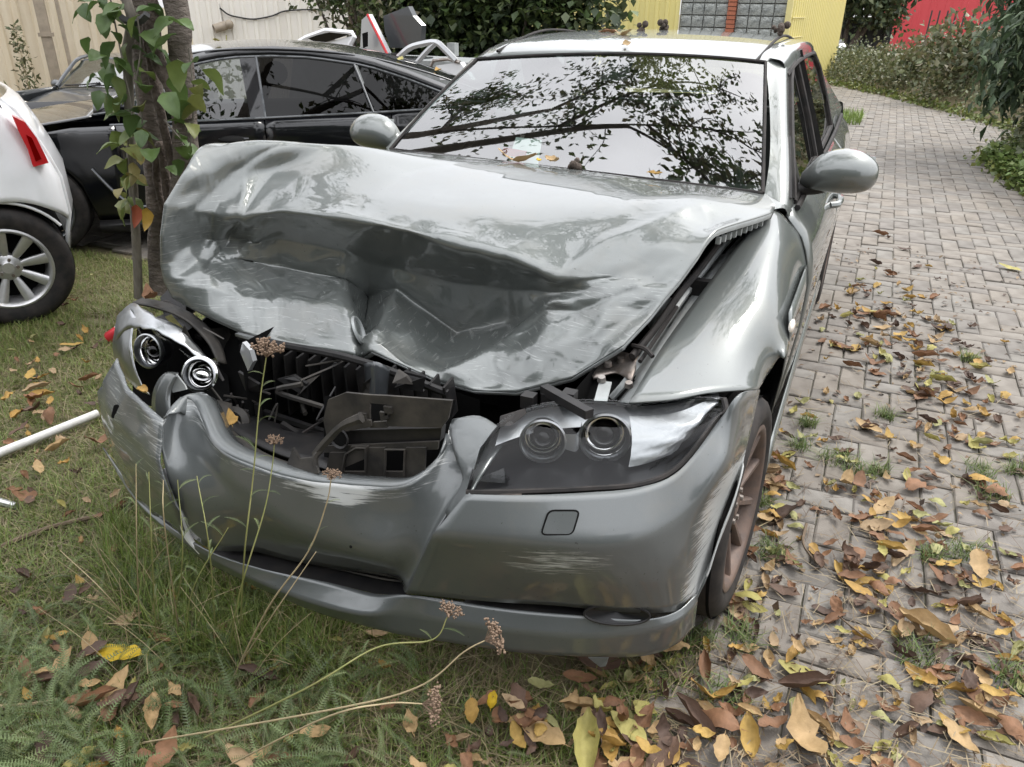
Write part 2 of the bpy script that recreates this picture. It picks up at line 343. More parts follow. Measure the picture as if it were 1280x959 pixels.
for _ in range(1): B_[1:-1, 1:-1] = .5*B_[1:-1, 1:-1]+.125*(B_[:-2, 1:-1]+B_[2:, 1:-1]+B_[1:-1, :-2]+B_[1:-1, 2:])
A = B_
A = A+nrm*((1-dent)*edge*.004*(vnoise(W, 5.)-.5))[..., None]
# crease from the right-hand fold up to the cowl, and a pocket beside the fold
for (a, b, wd, amp) in [((4, 8), (1.2, 9.1), .22, .012), ((1.2, 9.1), (2.1, 9.9), .2, -.014), ((6.3, 8.2), (4.2, 9.6), .25, -.008), ((7.9, 6.2), (5.6, 8.1), .16, .014), ((7.8, 4.6), (6.1, 6.3), .2, .012), ((2.2, .8), (4.3, 2.1), .16, .012), ((4, 2), (6.2, 1.2), .2, -.016), ((6, 1.9), (4.4, 2.6), .18, .014), ((2, 1.5), (4, .6), .12, -.01)]:
    a = np.array(a, float); b = np.array(b, float); q = np.stack([tr, tcn], -1)-a; t = np.clip((q@(b-a))/((b-a)@(b-a)), 0, 1)
    dd = np.linalg.norm(q-t[..., None]*(b-a), axis=-1); A = A+nrm*(amp*np.exp(-dd/wd)*edge)[..., None]
bon = MB().grid(A, dent=dent*.7+.02, scuff=.2+.58*dent).build('bonnet', PT, CAR, thick=.004, angle=None)
bon['label'] = 'crumpled silver green bonnet buckled into a deep dark fold'
# rolled edge under the lip and along the right-hand side
ed = MB(); B = A[-1]; ed.grid(np.stack([B, B+np.array([0, .012, -.012]), B+np.array([0, .05, -.004])]), dent=np.zeros((3, cc_)))
B = A[sv*1:, -1]; ed.grid(np.stack([B, B+np.array([-.004, 0, -.016]), B+np.array([-.045, 0, -.02])]), dent=np.zeros((3, len(B))))
ed.build('folded_edge', 'dull_silver_paint', bon, thick=.002)
# teeth of the rear seal flange showing at the right
for k in range(9):
    p = Y3(905+k*6.6, 291-k*2.7, 1.07+k*.031); t = MB().box(p+np.array([-.012, .0, -.022]), (.012, .02, .018)); t.build('flange_tooth', 'dull_silver_paint', bon)
# empty round recess of the lost emblem
bi = (int(7.5*su), int(4.12*sv)); pc = A[bi]; nc = nrm[bi]; nc = nc*np.sign(nc@(CAM-pc))
o = MB().lathe([(.0, -.004), (.034, -.004), (.036, .004), (.040, .005), (.042, -.002)], nc, pc+nc*.008, 28).build('badge_recess', 'dull_silver_paint', bon)
MB().lathe([(.0, .001), (.004, .001)], nc, pc+nc*.006+np.array([-.012, 0, .006]), 10).build('pin_hole', 'dark_cavity', o)

# ---- windscreen and pillars
Wb = [at(u, v, Y=y) for u, v, y in [(487,188,1.66),(565,195,1.63),(650,205,1.60),(730,215,1.57),(800,225,1.55),(880,233,1.55),(956,242,1.57)]]
Wm = [at(u, v, Y=y) for u, v, y in [(541,132,1.90),(610,132,1.84),(680,134,1.80),(740,137,1.78),(810,143,1.78),(885,151,1.80),(961,160,1.84)]]
Wt = [at(u, v, Y=y) for u, v, y in [(597,75,2.16),(655,70,2.12),(715,68,2.09),(780,68,2.08),(840,70,2.09),(900,73,2.11),(957,78,2.15)]]
def quad(P, n=25):
    P = np.array(P); t = np.linspace(0, 1, len(P)); tt = np.linspace(0, 1, n); return np.stack([np.polyval(np.polyfit(t, P[:, k], 2), tt) for k in range(3)], 1)
qb, qt = quad(Wb), quad(Wt); tv = np.linspace(0, 1, 13)[:, None, None]; WS = qb[None]*(1-tv)+qt[None]*tv+np.array([0, -.5, .85])*.05*tv*(1-tv)
ws = MB().grid(WS).build('windscreen', 'windscreen_glass', CAR, angle=None)
sealb = MB()
out_ = np.array([0, -.004, .006])
for line in (WS[:, 0], WS[:, -1], WS[-1], WS[0]): sealb.tube(line+out_*.4, .006, 6)
sealb.build('windscreen_seal', 'rubber', CAR)
# shaded band and mirror stalk base on the screen
fr = WS[-4:, 9:16]-np.array([0, -.006, .006]); MB().grid(fr[:, 2:5]).build('mirror_mount', 'black_plastic', ws)
# roof
ys = [2.12, 2.3, 2.6, 2.95, 3.25, 3.5]; zc = [1.338, 1.372, 1.395, 1.403, 1.392, 1.355]; ze = [1.305, 1.342, 1.368, 1.372, 1.36, 1.33]; hw = [.585, .59, .60, .60, .585, .56]
Rf = []
for i, y in enumerate(ys):
    row = []
    for s in np.linspace(-1, 1, 9):
        yy = y+(.0 if i else .045*s*s); row.append((hw[i]*s+.005, yy, ze[i]+(zc[i]-ze[i])*(1-abs(s)**2.4)))
    Rf.append(row)
RA = patch(Rf, 5, 3); RA[0] = cr1(Wt, 4)[np.linspace(0, 24, RA.shape[1]).astype(int)]+np.array([0, .008, .004])
roof = MB().grid(RA).build('roof', PT, CAR, thick=.004, angle=None)
for s in (-.52, .535):
    MB().tube([(s*(1+.02*math.sin(k)), y, z+.006) for k, (y, z) in enumerate(zip([2.17, 2.6, 2.95, 3.45], [1.318, 1.379, 1.384, 1.345]))], .006, 6, n=5).build('roof_trim', 'rubber', CAR)
# right-hand A pillar running down into the wing corner
def tum(z, yy=0): return .795-.372*(z-.90)+.006*np.sin((yy-1.5)*1.2)     # flank of the cabin
Pin = [at(956,242,Y=1.57), at(962,200,Y=1.70), at(963,160,Y=1.84), at(961,118,Y=1.99), at(957,78,Y=2.15)]
Pout = [np.array(q_) for q_ in [(.80, 1.58, .90), (.782, 1.68, .948), (.71, 1.95, 1.125), (.658, 2.2, 1.266), (.637, 2.38, 1.325)]]
Pm = [a*.45+b*.55+np.array([.018, -.03, .012]) for a, b in zip(Pin, Pout)]
MB().grid(patch([Pin, Pm, Pout], 5, 5)).build('pillar', PT, CAR, angle=None)
MB().grid(patch([[at(956,242,Y=1.57), np.array((.775, 1.575, .945)), np.array((.802, 1.58, .905))], [at(957,262,Y=1.45)+np.array([0, -.01, -.004]), np.array((.772, 1.49, .948)), np.array((.79, 1.49, .925))]], 4, 4)).build('scuttle_corner', PT, CAR, angle=None)
Lm = lambda P: np.stack([-P[..., 0], P[..., 1], P[..., 2]], -1)
lp = [np.array(p) for p in Wb[:1]+Wm[:1]+Wt[:1]]
MB().grid(patch([lp, [p+np.array([-.05, .05, .0]) for p in lp], [p+np.array([-.09, .16, -.02]) for p in lp]], 4, 5), flip=True).build('pillar', PT, CAR, angle=None)
# arch of the roof over the side windows (cant rail), both sides
def rail(sx):
    dz = 0 if sx > 0 else -.035
    pr = [(.63, 2.17, 1.325), (.638, 2.4, 1.358), (.645, 2.8, 1.368), (.635, 3.2, 1.352), (.63, 3.5, 1.30), (.66, 3.8, 1.18), (.70, 4.0, 1.06)]
    pr = [(x, y, z+dz) for x, y, z in pr]; a = np.array(pr)*np.array([sx, 1, 1]); b = np.array([(x-.05, y-.0, z+.012) for x, y, z in pr])*np.array([sx, 1, 1]); c = np.array([(x+.018, y, z-.045) for x, y, z in pr])*np.array([sx, 1, 1])
    MB().grid(patch([b, a, c], 4, 5), flip=sx < 0).build('cant_rail', PT, CAR, angle=None)
    MB().tube(c+np.array([.004*sx, 0, 0]), .008, 6, n=5).build('window_seal', 'rubber', CAR)
rail(1); rail(-1)
# ---- body flanks
def flank_x(z, y):
    b = np.interp(z, [.10, .17, .22, .30, .45, .60, .72, .80, .86, .92], [.80, .835, .845, .862, .878, .892, .893, .878, .85, .795])
    return b-.035*sm(3.3, 4.4, y)-.02*sm(2.0, 1.2, y)
zs = np.array([.17, .21, .24, .3, .4, .5, .58, .65, .72, .77, .82, .86, .90, .925])
def flank(y0, y1, sx, name, mt, zlo=.17, step=10, arch=None):
    yy = np.linspace(y0, y1, step); zz = zs[zs >= zlo-.001]
    Z = np.repeat(zz[:, None], step, 1); Yg = np.repeat(yy[None], len(zz), 0)
    if arch: # wheel arch cut: lift the lower edge over the wheel
        cy, R_ = arch; top = .30+np.sqrt(np.clip(R_*R_-(yy-cy)**2, 0, None)); top = np.where(abs(yy-cy) < R_, top, zlo)
        Z = zlo+(Z-zlo); lo = np.maximum(top, zlo); Z = lo[None]+(Z-zlo)*(zz[-1]-lo[None])/(zz[-1]-zlo)
    X = flank_x(Z, Yg)*sx
    return MB().grid(np.stack([X, Yg, Z], -1), flip=sx > 0).build(name, mt, CAR, thick=.006, angle=None, off=-1)
for sx in (1, -1):
    for y0, y1 in ((1.50, 2.56), (2.567, 3.30)):
        d = flank(y0, y1, sx, 'door', PT, .24)
        hy = y1-.16
        hb = MB().tube([(flank_x(.80, hy)*sx+.000*sx, hy-.10, .80), (flank_x(.80, hy)*sx+.028*sx, hy-.07, .803), (flank_x(.80, hy)*sx+.028*sx, hy+.06, .805), (flank_x(.80, hy)*sx, hy+.09, .803)], .014, 8, n=4)
        hb.build('handle', PT, d)
    flank(3.307, 4.45, sx, 'rear_wing', PT, .22, 24, (3.50, .345))
    flank(1.20, 3.24, sx, 'sill', 'dull_silver_paint', .17, 12) if False else None
    yy = np.linspace(1.08, 3.17, 8); prof = [(.862, .245), (.872, .215), (.862, .17), (.82, .13)]
    MB().grid(np.array([[(x*sx, y, z) for y in yy] for x, z in prof]), flip=sx < 0).build('sill', 'silver_green_paint', CAR, thick=.006)
# boot, rear screen, rear panel, floor
bt = [[(x*s, y, z) for s in (-1, -.5, 0, .5, 1)] for x, y, z in [(.54, 3.52, 1.345), (.60, 3.85, 1.17), (.63, 4.02, 1.04)]]
MB().grid(patch(bt, 3, 3)).build('rear_window', 'side_glass', CAR)
bt = [[(x*s, y, z-.02*abs(s)) for s in (-1, -.5, 0, .5, 1)] for x, y, z in [(.66, 4.02, 1.03), (.74, 4.2, 1.02), (.76, 4.42, 1.01), (.78, 4.50, .96), (.80, 4.53, .70), (.80, 4.52, .40), (.76, 4.44, .22)]]
MB().grid(patch(bt, 3, 3)).build('boot_lid', PT, CAR)
MB().box((0, 2.6, .17), (1.66, 3.6, .04)).build('floor_pan', 'dark_cavity', CAR)
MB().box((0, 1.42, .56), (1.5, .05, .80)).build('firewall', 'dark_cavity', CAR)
# ---- side windows (glass lies on the sloping flank)
n_side = np.array([1, 0, .372]); p_side = np.array([.795, 0, .90])
def side_poly(pts): return [atp(u, v, p_side, n_side) for u, v in pts]
fw_ = [(.795-.372*(z-.9), y, z) for y, z in [(1.66, .935), (2.0, .938), (2.5, .945), (2.54, 1.10), (2.50, 1.33), (2.36, 1.315), (2.2, 1.26), (1.95, 1.12)]]
rw_ = [(.795-.372*(z-.9), y, z) for y, z in [(2.63, .945), (3.0, .95), (3.42, .96), (3.46, 1.10), (3.40, 1.24), (3.25, 1.31), (2.9, 1.335), (2.59, 1.335)]]
for sx in (1, -1):
    for pl, nm in ((fw_, 'front'), (rw_, 'rear')):
        P = np.array(pl)*np.array([sx, 1, 1]); b = MB().add(P, [tuple(range(len(P)))[::sx]]); g = b.build('side_window', 'side_glass', CAR, smooth=False)
        MB().tube(np.r_[P, P[:1]]+np.array([.004*sx, 0, 0]), .011, 6).build('frame', 'rubber', g)
    MB().beam((sx*.79, 2.57, .93), (sx*.632, 2.545, 1.345), .03, .05).build('centre_pillar', 'black_plastic', CAR)
    MB().tube([(sx*(.80+.004), y, z) for y, z in ((1.62, .925), (2.5, .933), (3.3, .945), (3.75, .985))], .010, 6, n=4).build('belt_trim', 'rubber', CAR)
    P = np.array([(.80, 3.44, .94), (.79, 4.0, 1.0), (.70, 4.0, 1.07), (.645, 3.75, 1.2), (.632, 3.5, 1.31), (.66, 3.44, 1.25)])*np.array([sx, 1, 1])
    MB().add(P, [tuple(range(6))[::sx]]).build('rear_pillar', PT, CAR, smooth=False)
# black triangle at the mirror foot
T = side_poly([(984, 170), (996, 225), (991, 247), (985, 247)]); MB().prism(T, (.012, 0, 0)).build('mirror_base', 'black_plastic', CAR)
# ---- mirrors
def mirror(sx):
    c = np.array([.905, 1.80, 1.015])
    prof = []   # sections along X: x, y-half, z-top, z-bottom
    secs = [(.785, .018, 1.000, .955), (.80, .040, 1.022, .950), (.83, .062, 1.060, .945), (.87, .075, 1.082, .943), (.92, .080, 1.090, .943), (.965, .074, 1.083, .948), (1.0, .055, 1.062, .962), (1.018, .03, 1.04, .985), (1.022, .01, 1.02, 1.005)]
    G = []
    for x, hy, zt, zb in secs:
        th = np.linspace(0, 2*math.pi, 20, endpoint=False); zm = (zt+zb)/2; hz = (zt-zb)/2
        G.append([(x*sx+0*t, 1.80+.02-hy*np.cos(t)*(1.15 if math.cos(t) > 0 else .55), zm+hz*np.sin(t)*(1 if math.sin(t) > 0 else .96)) for t in th])
    G = np.array(G); G = cr1(G, 3)
    m_ = MB().grid(G, closed=True, flip=sx < 0); m_.f.append(tuple(range(m_.n-20, m_.n)))
    o = m_.build('door_mirror', PT, CAR, angle=None)
    MB().tube([(.775*sx, 1.80, .945), (.80*sx, 1.805, .950), (.845*sx, 1.81, .958), (.88*sx, 1.815, .965)], [.026, .022, .022, .016], 10, n=3).build('mirror_arm', 'black_plastic', o)
    MB().box((.93*sx, 1.87, 1.015), (.15, .006, .10)).build('mirror_glass', 'chrome', o)
mirror(1); mirror(-1)
# ---- front wings
def Zc(*a): return [at(u, v, Z=z) for u, v, z in a]
def px(*a): return [at(u, v, **{k: x}) for u, v, k, x in a]
wing = [Zc((786, 503, 0.715),(838, 499, 0.725),(884, 491, 0.725),(918, 488, 0.715),(938, 487, 0.7),(948, 487, 0.68)),
        Zc((828, 433, 0.742),(872, 432, 0.752),(912, 436, 0.748),(940, 446, 0.72),(955, 458, 0.68),(960, 468, 0.65)),
        Zc((878, 364, 0.815),(908, 373, 0.815),(938, 388, 0.805),(958, 408, 0.77),(968, 428, 0.725),(973, 448, 0.685)),
        Zc((925, 302, 0.895),(944, 318, 0.888),(960, 340, 0.868),(972, 370, 0.82),(980, 410, 0.755),(984, 440, 0.7)),
        Zc((957,262,.947),(970,276,.937),(979,290,.918))+[np.array((flank_x(z, 1.4)-.004, 1.42, z)) for z in (.865, .77, .675)],
        [np.array((flank_x(z, 1.5)-dx, 1.497, z)) for z, dx in ((.945, .04), (.93, .012), (.91, 0), (.86, 0), (.76, 0), (.66, 0))]]
WG = patch(wing, 6, 5)
def smooth(A, n, k=.5):
    A = A.copy()
    for _ in range(n):
        A[1:-1, 1:-1] += k*((A[:-2, 1:-1]+A[2:, 1:-1]+A[1:-1, :-2]+A[1:-1, 2:])/4-A[1:-1, 1:-1])
    return A
WG = smooth(WG, 40)
wn = MB().grid(WG, dent=np.full(WG.shape[:2], .02), scuff=np.full(WG.shape[:2], .25)).build('wing', PT, CAR, thick=.004, angle=None)
# wing behind the wheel, down to the sill
yy = np.linspace(1.02, 1.493, 9); cyw, Rw = .76, .355
low = np.array([[(flank_x(z, 1.3)+.004, max(y, cyw+math.sqrt(max(Rw*Rw-(z-.31)**2, 0))) , z) for y in yy] for z in (.24, .3, .36, .42, .48, .54, .60, .66, .72, .78)])
MB().grid(low, flip=True).build('wing', PT, CAR, thick=.004, angle=None)
MB().grid(np.array([[(-abs(p[0])-.02, p[1], p[2]) for p in r] for r in low])).build('wing', PT, CAR, thick=.004)
# left wing (buckled, mostly behind the bonnet)
lw = [[(-.70, .55, .70), (-.78, .57, .70), (-.83, .60, .66), (-.85, .62, .62)], [(-.72, .95, .80), (-.80, .95, .79), (-.86, .95, .73), (-.885, .95, .66)], [(-.74, 1.5, .93), (-.80, 1.5, .90), (-.86, 1.5, .82), (-.885, 1.5, .72)]]
MB().grid(patch(lw, 5, 5), flip=True).build('wing', PT, CAR, thick=.004, angle=None)
# side repeater lamp on the right wing
p = at(990, 407, X=.889); MB().sphere(p, (.008, .030, .015), 12, 8).build('side_repeater', 'amber_lens', CAR)
# ---- wheels
def wheel(c, R, W, ax, rim, spokes=10):
    c = np.array(c, float); ax = np.array(ax, float); ax /= np.linalg.norm(ax)
    root = bpy.data.objects.new('wheel', None); COL.objects.link(root); return root
def make_wheel(parent, c, ax, R=.308, W=.205, rimmat='rusty_rim', spokes=10, rimR=.215, spw=.028, two=False):
    ax = np.array(ax, float); ax /= np.linalg.norm(ax); c = np.array(c, float); h = W/2
    ty = MB().lathe([(rimR-.004, -h*.9), (rimR+.02, -h), (R-.04, -h*1.04), (R-.012, -h*.92), (R, -h*.7), (R, h*.7), (R-.012, h*.92), (R-.03, h*1.03), (R-.05, h*1.05), (rimR+.02, h), (rimR-.002, h*.9)], ax, c, 48).build('wheel', 'rubber', parent, angle=None)
    gr = MB()
    for k in range(-2, 3): gr.lathe([(R+.001, k*.035-.004), (R+.0015, k*.035+.004)], ax, c, 48)
    gr.build('tread_groove', 'dark_cavity', ty)
    rb = MB().lathe([(rimR+.001, h*.9), (rimR+.006, h*.97), (rimR-.004, h*1.0), (rimR-.014, h*.93), (rimR-.022, h*.70), (rimR-.03, h*.1), (rimR-.03, -h*.9)], ax, c, 48)
    rm_ = rb.build('rim', rimmat, ty, angle=50)
    MB().lathe([(.001, -h*.2), (rimR-.03, -h*.2)], ax, c, 32).build('brake_disc', 'dark_cavity', ty)
    ref = np.array([0, 0, 1.]); x = np.cross(ref, ax); x /= np.linalg.norm(x); y = np.cross(ax, x)
    hb = MB().lathe([(.001, h*.74), (.028, h*.74), (.032, h*.70), (.05, h*.68), (.068, h*.60), (.07, h*.1)], ax, c, 28).build('hub', rimmat, ty)
    for k in range(spokes):
        th = 2*math.pi*k/spokes+.16; d = x*math.cos(th)+y*math.sin(th); t = -x*math.sin(th)+y*math.cos(th)
        P = [c+d*.055+ax*h*.58, c+d*(rimR*.55)+ax*h*.70, c+d*(rimR-.012)+ax*h*.86]
        sp = MB(); A = []
        for i, q in enumerate(P):
            ww = spw*(.62+.25*i); A.append([q-t*ww/2-ax*.025, q-t*ww/2-ax*.004, q-t*ww*.3+ax*.002, q+t*ww*.3+ax*.002, q+t*ww/2-ax*.004, q+t*ww/2-ax*.025])
        sp.grid(cr1(np.array(A), 3)).build('spoke', rimmat, ty, angle=50)
    for k in range(5):
        th = 2*math.pi*k/5; d = x*math.cos(th)+y*math.sin(th)
        MB().lathe([(.001, .012), (.008, .012), (.009, 0)], ax, c+d*.045+ax*h*.66, 8).build('wheel_bolt', 'bare_steel', ty)
    return ty
make_wheel(CAR, (.772, .800, .300), (1, -.06, .02), R=.302, W=.18, rimR=.222, spokes=10, spw=.022)
make_wheel(CAR, (-.77, .77, .300), (-1, -.05, 0), spokes=10)
make_wheel(CAR, (.775, 3.50, .305), (1, 0, 0), spokes=10)
make_wheel(CAR, (-.775, 3.50, .305), (-1, 0, 0), spokes=10)
for sx in (1, -1):
    for cy in (.77, 3.50):
        yy = np.linspace(-1, 1, 17); th = np.linspace(math.pi*.02, math.pi*.98, 17)
        A_ = np.array([[(x*sx, cy+(.03 if cy < 2 else 0)-.345*math.cos(t), .30+.36*math.sin(t)) for t in th] for x in ((.80, .45) if cy > 2 else (.74, .45))])
        MB().grid(A_).build('wheel_liner', 'dark_cavity', CAR)
        MB().add([(.45*sx, cy-.36, .2), (.45*sx, cy+.36, .2), (.45*sx, cy+.36, .68), (.45*sx, cy-.36, .68)], [(0, 1, 2, 3)]).build('wheel_liner', 'dark_cavity', CAR)

# ---- front bumper: left corner, centre, right corner in one skin, then the chin
bumper = tag(bpy.data.objects.new('front_bumper', None)); COL.objects.link(bumper); bumper.parent = CAR; bumper.matrix_parent_inverse = PINV(CAR)
def Zc(*a): return [at(u, v, Z=z) for u, v, z in a]
# right-hand corner: columns run from the centre out to the wheel, rows from lamp edge down to slot
rc = [Zc((582,618,.600),(541,668,.525),(524,705,.42),(508,742,.315)),
      Zc((650,619,.600),(640,677,.520),(628,715,.42),(612,752,.310)),
      Zc((729,616,.600),(725,681,.520),(716,722,.42),(704,758,.310)),
      Zc((800,609,.605),(800,673,.525),(797,718,.43),(786,766,.305)),
      Zc((850,588,.625),(858,642,.545),(856,697,.44),(838,765,.300)),
      px((897,528,'Z',.695),(906,580,'X',.828),(900,652,'X',.826),(864,757,'Z',.275)),
      px((925,494,'X',.826),(924,565,'X',.842),(912,640,'X',.838),(872,742,'Z',.295)),
      px((950,487,'X',.850),(936,550,'X',.850),(917,620,'X',.846),(879,728,'X',.821))]
RC = patch(rc, 6, 6, sv=(1,)).swapaxes(0, 1)
rsc = np.zeros(RC.shape[:2]); ii, jj = np.mgrid[0:RC.shape[0], 0:RC.shape[1]]; fi = ii/(RC.shape[0]-1); fj = jj/(RC.shape[1]-1)
rsc = 1.3*sm(.52, .74, fj)*sm(.30, .50, fi)*sm(1.02, .93, fi)+.62*np.exp(-((fj-.25)/.16)**2)*np.exp(-((fi-.52)/.18)**2)+.25*sm(.08, .0, fj)+.42
RC = smooth(RC, 2)
RC = RC+gridnormals(RC)*(.003*rsc*(vnoise(RC, 14.)-.5))[..., None]
MB().grid(RC, flip=True, scuff=rsc, dent=rsc*.06).build('bumper_skin', 'bumper_paint', bumper, thick=.004, angle=None)['label'] = 'scraped silver green bumper corner beside the headlamp'
# centre and left corner
lc = [Zc((146,448,.67),(121,490,.56),(133,545,.42),(158,606,.26)),
      Zc((158,482,.635),(140,520,.54),(150,568,.42),(172,625,.255)),
      Zc((182,505,.615),(170,552,.52),(180,598,.42),(202,652,.25)),
      Zc((205,525,.600),(200,580,.51),(214,625,.42),(234,675,.26))]
LC = patch(lc, 6, 6, sv=(1,)).swapaxes(0, 1)
lsc = np.full(LC.shape[:2], .66)+.3*vnoise(LC, 9.)
LC = LC+gridnormals(LC)*(.008*(vnoise(LC, 9.)-.5)+.004*(ridged(LC, 16.)-.3))[..., None]
LCo = MB().grid(LC, flip=True, scuff=lsc, dent=lsc*.25).build('bumper_skin', 'bumper_paint', bumper, thick=.004, angle=None)
LCo['label'] = 'dented bumper corner with an empty rectangular hole'
cen = [Zc((205,525,.600),(203,560,.54),(212,606,.45),(240,672,.27)),
       Zc((222,502,.615),(219,540,.55),(240,618,.44),(268,688,.27)),
       Zc((243,504,.605),(245,560,.535),(280,630,.44),(320,690,.285)),
       Zc((268,556,.575),(285,600,.51),(325,650,.43),(360,700,.29)),
       Zc((320,583,.565),(330,622,.50),(372,670,.42),(405,708,.295)),
       Zc((380,600,.56),(390,637,.495),(420,685,.41),(448,715,.30)),
       Zc((450,607,.56),(450,645,.495),(470,695,.41),(480,720,.305)),
       Zc((505,606,.565),(508,640,.50),(502,692,.41),(500,726,.31)),
       Zc((545,575,.59),(548,628,.515),(528,690,.415),(505,739,.31)),
       Zc((560,534,.625),(588,600,.56),(541,668,.48),(509,741,.315))]
CE = patch(cen, 6, 6, sv=(1,)).swapaxes(0, 1)
fi, fj = np.mgrid[0:1:CE.shape[0]*1j, 0:1:CE.shape[1]*1j]
csc = .55*sm(.30, .1, fi)+.3+.8*np.exp(-((fj-.62)/.06)**2)*sm(.4, .1, fi)
CE = smooth(CE, 6)
CE = CE+gridnormals(CE)*(.006*np.exp(-((fj-.62)/.05)**2)*sm(.5, .1, fi)*ridged(CE, 18.)+.002*(vnoise(CE, 12.)-.5))[..., None]
MB().grid(CE, flip=True, scuff=csc, dent=csc*.08).build('bumper_skin', 'bumper_paint', bumper, thick=.004, angle=None)['label'] = 'number plate panel of the bumper with a bright broken rim'
# rounded inner rim of the grille mouth (bright flanged lip)
rimp = CE[0]; MB().grid(np.stack([rimp, rimp+np.array([0, .018, .006]), rimp+np.array([0, .05, -.004]), rimp+np.array([0, .075, -.03])]), scuff=np.full((4, CE.shape[1]), .5)).build('grille_rim', 'bumper_paint', bumper, thick=.003, angle=None)
# upright between mouth and headlamp
st = [Zc((565,524,.655),(600,520,.66),(634,541,.64)), Zc((561,536,.635),(597,545,.635),(628,556,.63)), Zc((570,575,.60),(590,580,.605),(605,588,.61)), Zc((578,600,.575),(583,610,.585),(586,617,.60)), Zc((556,640,.53),(561,648,.53),(566,652,.535))]
ST = patch(st, 5, 4, su=(1,)); MB().grid(ST, flip=True, scuff=np.full(ST.shape[:2], .62)).build('bumper_upright', 'bumper_paint', bumper, thick=.006, angle=None)
for u, v, z, r_ in ((463, 657, .47, .006), (463, 657, .47, .010), (440, 683, .43, .003)):
    p = at(u, v-1, Z=z)+np.array([0, -.006, 0]); MB().lathe([(.0005, .0), (r_, .0), (r_*1.2, -.002)], (0, -1, .2), p, 12).build('screw_hole', 'dark_cavity' if r_ != .010 else 'dull_silver_paint', bumper)
# torn strip standing up from the left of the mouth
ts = [px((236,640,'Y',.08),(250,645,'Y',.08)), px((213,592,'Y',.12),(238,600,'Y',.09)), px((196,545,'Y',.17),(218,555,'Y',.13)), px((190,510,'Y',.20),(212,515,'Y',.16)), px((194,482,'Y',.22),(212,492,'Y',.185)), px((206,466,'Y',.235),(219,472,'Y',.20)), px((223,465,'Y',.25),(222,471,'Y',.205))]
TS = patch(ts, 6, 4); TS = TS+gridnormals(TS)*(.004*(vnoise(TS, 25.)-.5))[..., None]
MB().grid(TS, flip=False, scuff=np.full(TS.shape[:2], .55), dent=np.full(TS.shape[:2], .3)).build('torn_strip', 'bumper_paint', bumper, thick=.004, angle=None)
tf = px((220,468,'Y',.215),(231,482,'Y',.22),(233,487,'Y',.215),(216,491,'Y',.20),(213,480,'Y',.205)); MB().prism(tf, (0, .004, 0)).build('torn_flap', 'dull_silver_paint', bumper)
# left split: bright broken edge between corner and centre
sp_ = px((207,585,'Y',.13),(225,625,'Y',.10),(233,665,'Y',.11),(250,690,'Y',.12)); MB().tube(np.array(sp_)+np.array([.004, -.004, 0]), [.008, .012, .01, .004], 6, n=4).build('split_edge', 'white_paint', bumper)
# chin: shelf, bright lip and underside, all round
chin = [(( 128,560,.24),( 131,566,.23),( 140,575,.19),(150,588,.165)),
        (( 166,612,.255),( 163,617,.245),( 168,628,.195),(176,636,.165)),
        (( 205,652,.25),( 200,655,.24),( 206,664,.19),(222,674,.165)),
        (( 262,690,.255),( 250,690,.235),( 256,702,.185),(272,706,.16)),
        (( 330,712,.27),( 310,722,.235),( 316,732,.185),(330,736,.16)),
        (( 410,728,.275),( 385,752,.235),( 388,763,.185),(400,762,.16)),
        (( 468,742,.27),( 452,768,.24),( 454,782,.185),(462,782,.16)),
        (( 508,744,.295),( 498,766,.25),( 500,793,.185),(505,795,.16)),
        (( 560,750,.29),( 560,776,.25),( 560,803,.185),(564,803,.155)),
        (( 640,762,.285),( 642,788,.245),( 642,815,.18),(645,814,.155)),
        (( 730,770,.285),( 735,795,.245),( 732,821,.18),(732,820,.155)),
        (( 800,775,.29),( 806,786,.27),( 805,820,.18),(803,819,.155)),
        (( 845,765,.295),( 847,775,.28),( 846,805,.185),(843,805,.155)),
        (( 872,742,.305),( 872,752,.29),( 868,783,.19),(864,785,.16))]
CH = patch([Zc(*c) for c in chin], 5, 5, sv=(1, 2)).swapaxes(0, 1)
MB().grid(CH, flip=True, scuff=np.full(CH.shape[:2], .33)).build('chin_lip', 'bumper_paint', bumper, thick=.004, angle=None)
# recessed dark slots behind
sl_ = [Zc((262,665,.30),(330,684,.31),(405,702,.315),(470,714,.32),(500,723,.325)), Zc((262,690,.255),(330,712,.27),(410,728,.275),(468,742,.27),(505,745,.29))]
def recess(rows, dy, name, mt):
    P = np.array(rows); Q = P+np.array([0, dy, 0]); b = MB()
    b.grid(np.stack([P[0], Q[0], Q[1], P[1]])); return b.build(name, mt, bumper)
recess(sl_, .06, 'lower_intake', 'black_plastic')
recess([Zc((580,742,.315),(640,748,.312),(704,757,.31),(745,761,.308)), Zc((580,753,.29),(640,762,.285),(704,767,.285),(748,772,.285))], .05, 'lower_intake', 'black_plastic')
# grille bars in the intake
for k in range(3):
    b = np.array(sl_[0])*(1-(k+1)/4)+np.array(sl_[1])*((k+1)/4)+np.array([0, .035, 0]); MB().tube(b, .003, 5, n=3).build('intake_bar', 'dusty_plastic', bumper)
# blanked fog lamp
fp = at(771, 767, Z=.30); nn = np.array([.35, -.9, .2]); nn /= np.linalg.norm(nn); tx = np.cross((0, 0, 1), nn); tx /= np.linalg.norm(tx)
fo = MB(); th = np.linspace(0, 2*math.pi, 24, endpoint=False); ty_ = np.cross(nn, tx)
ringp = np.array([fp+tx*.072*math.cos(t)+ty_*.024*math.sin(t) for t in th]); fo.grid(np.stack([ringp+nn*.006, ringp*.8+fp*.2+nn*.002, ringp*.02+fp*.98-nn*.008]), closed=True); fo.build('fog_lamp_cover', 'lamp_black', bumper)
MB().tube(np.r_[ringp, ringp[:2]]+nn*.005, .003, 6).build('fog_lamp_rim', 'black_plastic', bumper)
